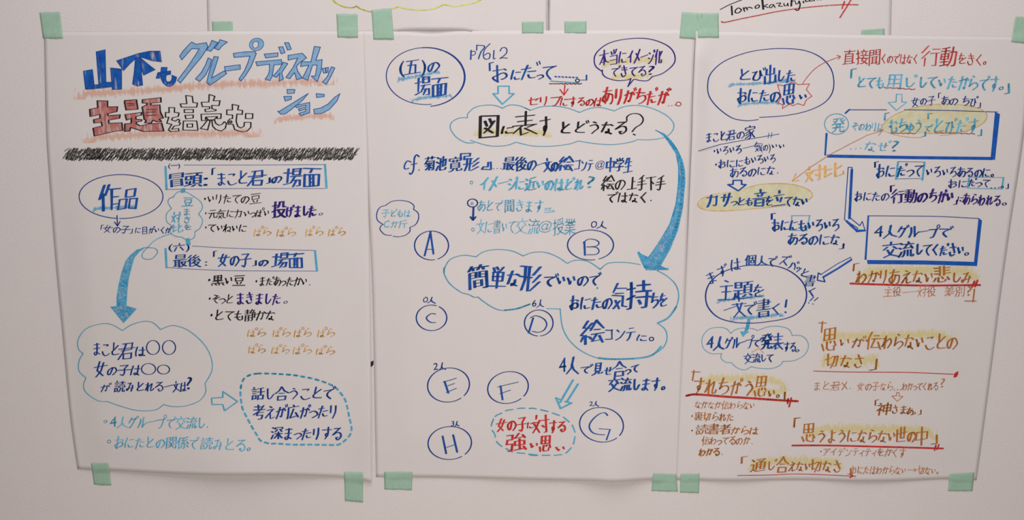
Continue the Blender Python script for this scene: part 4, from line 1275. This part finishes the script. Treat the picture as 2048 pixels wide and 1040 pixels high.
# ================================================================== MASKING TAPE
def inside(poly, x, y):
    r = False
    for (x0, y0), (x1, y1) in zip(poly, poly[1:] + poly[:1]):
        if (y0 > y) != (y1 > y) and x < x0 + (y - y0) * (x1 - x0) / (y1 - y0):
            r = not r
    return r


def under(x, y, keys):
    h = 0.0
    for k in keys:
        if inside(POSTERS[k][2], x, y):
            h = max(h, POSTERS[k][1](x, y))
    return h


def tape(quad, label, keys, extra=0.0, seed=0):
    q = P(quad)
    nx, ny = 10, 12
    R = random.Random(seed)
    cx, cy = sum(a for a, b in q) / 4, sum(b for a, b in q) / 4
    loc = at(cx, cy, under(cx, cy, keys))
    vs = []
    for j in range(ny + 1):
        v = j / ny
        for i in range(nx + 1):
            u = i / nx
            x = (1 - u) * (1 - v) * q[0][0] + u * (1 - v) * q[1][0] + u * v * q[2][0] + (1 - u) * v * q[3][0]
            y = (1 - u) * (1 - v) * q[0][1] + u * (1 - v) * q[1][1] + u * v * q[2][1] + (1 - u) * v * q[3][1]
            if j in (0, ny):
                y += R.uniform(-.5, .5)
            hs = [under(x + dx, y + dy, keys) for dx in (-2, 0, 2) for dy in (-3, 0, 3)]
            h = max(hs) * .75 + sum(hs) / 9 * .25 + 0.0012 + extra + .0004 * math.sin(u * 5 + seed) * math.sin(v * 4 + seed)
            vs.append(at(x, y, h) - loc)
    fs = [(j * (nx + 1) + i, (j + 1) * (nx + 1) + i, (j + 1) * (nx + 1) + i + 1, j * (nx + 1) + i + 1) for j in range(ny) for i in range(nx)]
    o = mesh_obj('masking_tape', vs, fs, 'tape', smooth=True)
    md = o.modifiers.new('thickness', 'SOLIDIFY')
    md.thickness = 0.00015
    o.location = loc
    o['label'] = label
    o['category'] = 'tape'
    o['group'] = 'pieces of green masking tape'
    return o


LOW = ('left', 'mid', 'right', 'upleft', 'upright')
UP = ('upleft', 'upright')
tape('79,25 120,24 126,77 86,77', 'green tape on the top left corner of the left poster', LOW, seed=1)
tape('182,926 217,926 223,971 188,969', 'green tape under the bottom left corner of the left poster', LOW, seed=2)
tape('424,43 465,43 466,66 425,66', 'short green tape at the upper left poster, above the title', UP, seed=3)
tape('673,28 715,28 716,75 675,75', 'green tape at the top right corner of the left poster, left of a crinkled piece', LOW, seed=4)
tape('743,20 783,16 788,79 747,79', 'crinkled slanted green tape at the top left corner of the middle poster', LOW, seed=5)
tape('1044,44 1087,43 1087,66 1044,66', 'short green tape left of the seam between the two upper posters', UP, seed=6)
tape('1129,43 1173,43 1173,66 1129,66', 'short green tape right of the seam between the two upper posters', UP, seed=7)
tape('1364,24 1405,27 1402,79 1359,76', 'creased green tape on the top right corner of the middle poster', ('mid', 'upright'), seed=8)
tape('1394,27 1437,26 1438,75 1396,75', 'green tape on the top left corner of the right poster', LOW, seed=9)
tape('1723,60 1769,57 1769,74 1722,74', 'thin wedge of green tape above the top edge of the right poster', UP, seed=10)
tape('2031,33 2064,35 2064,87 2022,84', 'green tape cut by the right frame edge, at the right poster top corner', LOW, seed=11)
tape('688,944 726,945 726,1005 690,1002', 'tall green tape under the bottom right corner of the left poster', LOW, seed=12)
tape('768,944 825,944 824,980 769,979', 'wide green tape under the bottom left corner of the middle poster', LOW, seed=13)
tape('1306,947 1352,948 1356,983 1303,982', 'green tape under the bottom right corner of the middle poster', LOW, seed=14)
tape('1361,948 1399,947 1398,986 1360,985', 'green tape under the bottom left corner of the right poster', LOW, seed=15)
tape('1899,948 1949,945 1945,982 1896,982', 'green tape under the bottom right corner of the right poster', LOW, seed=16)

for o in bpy.data.objects:
    if '_at' in o:
        del o['_at']
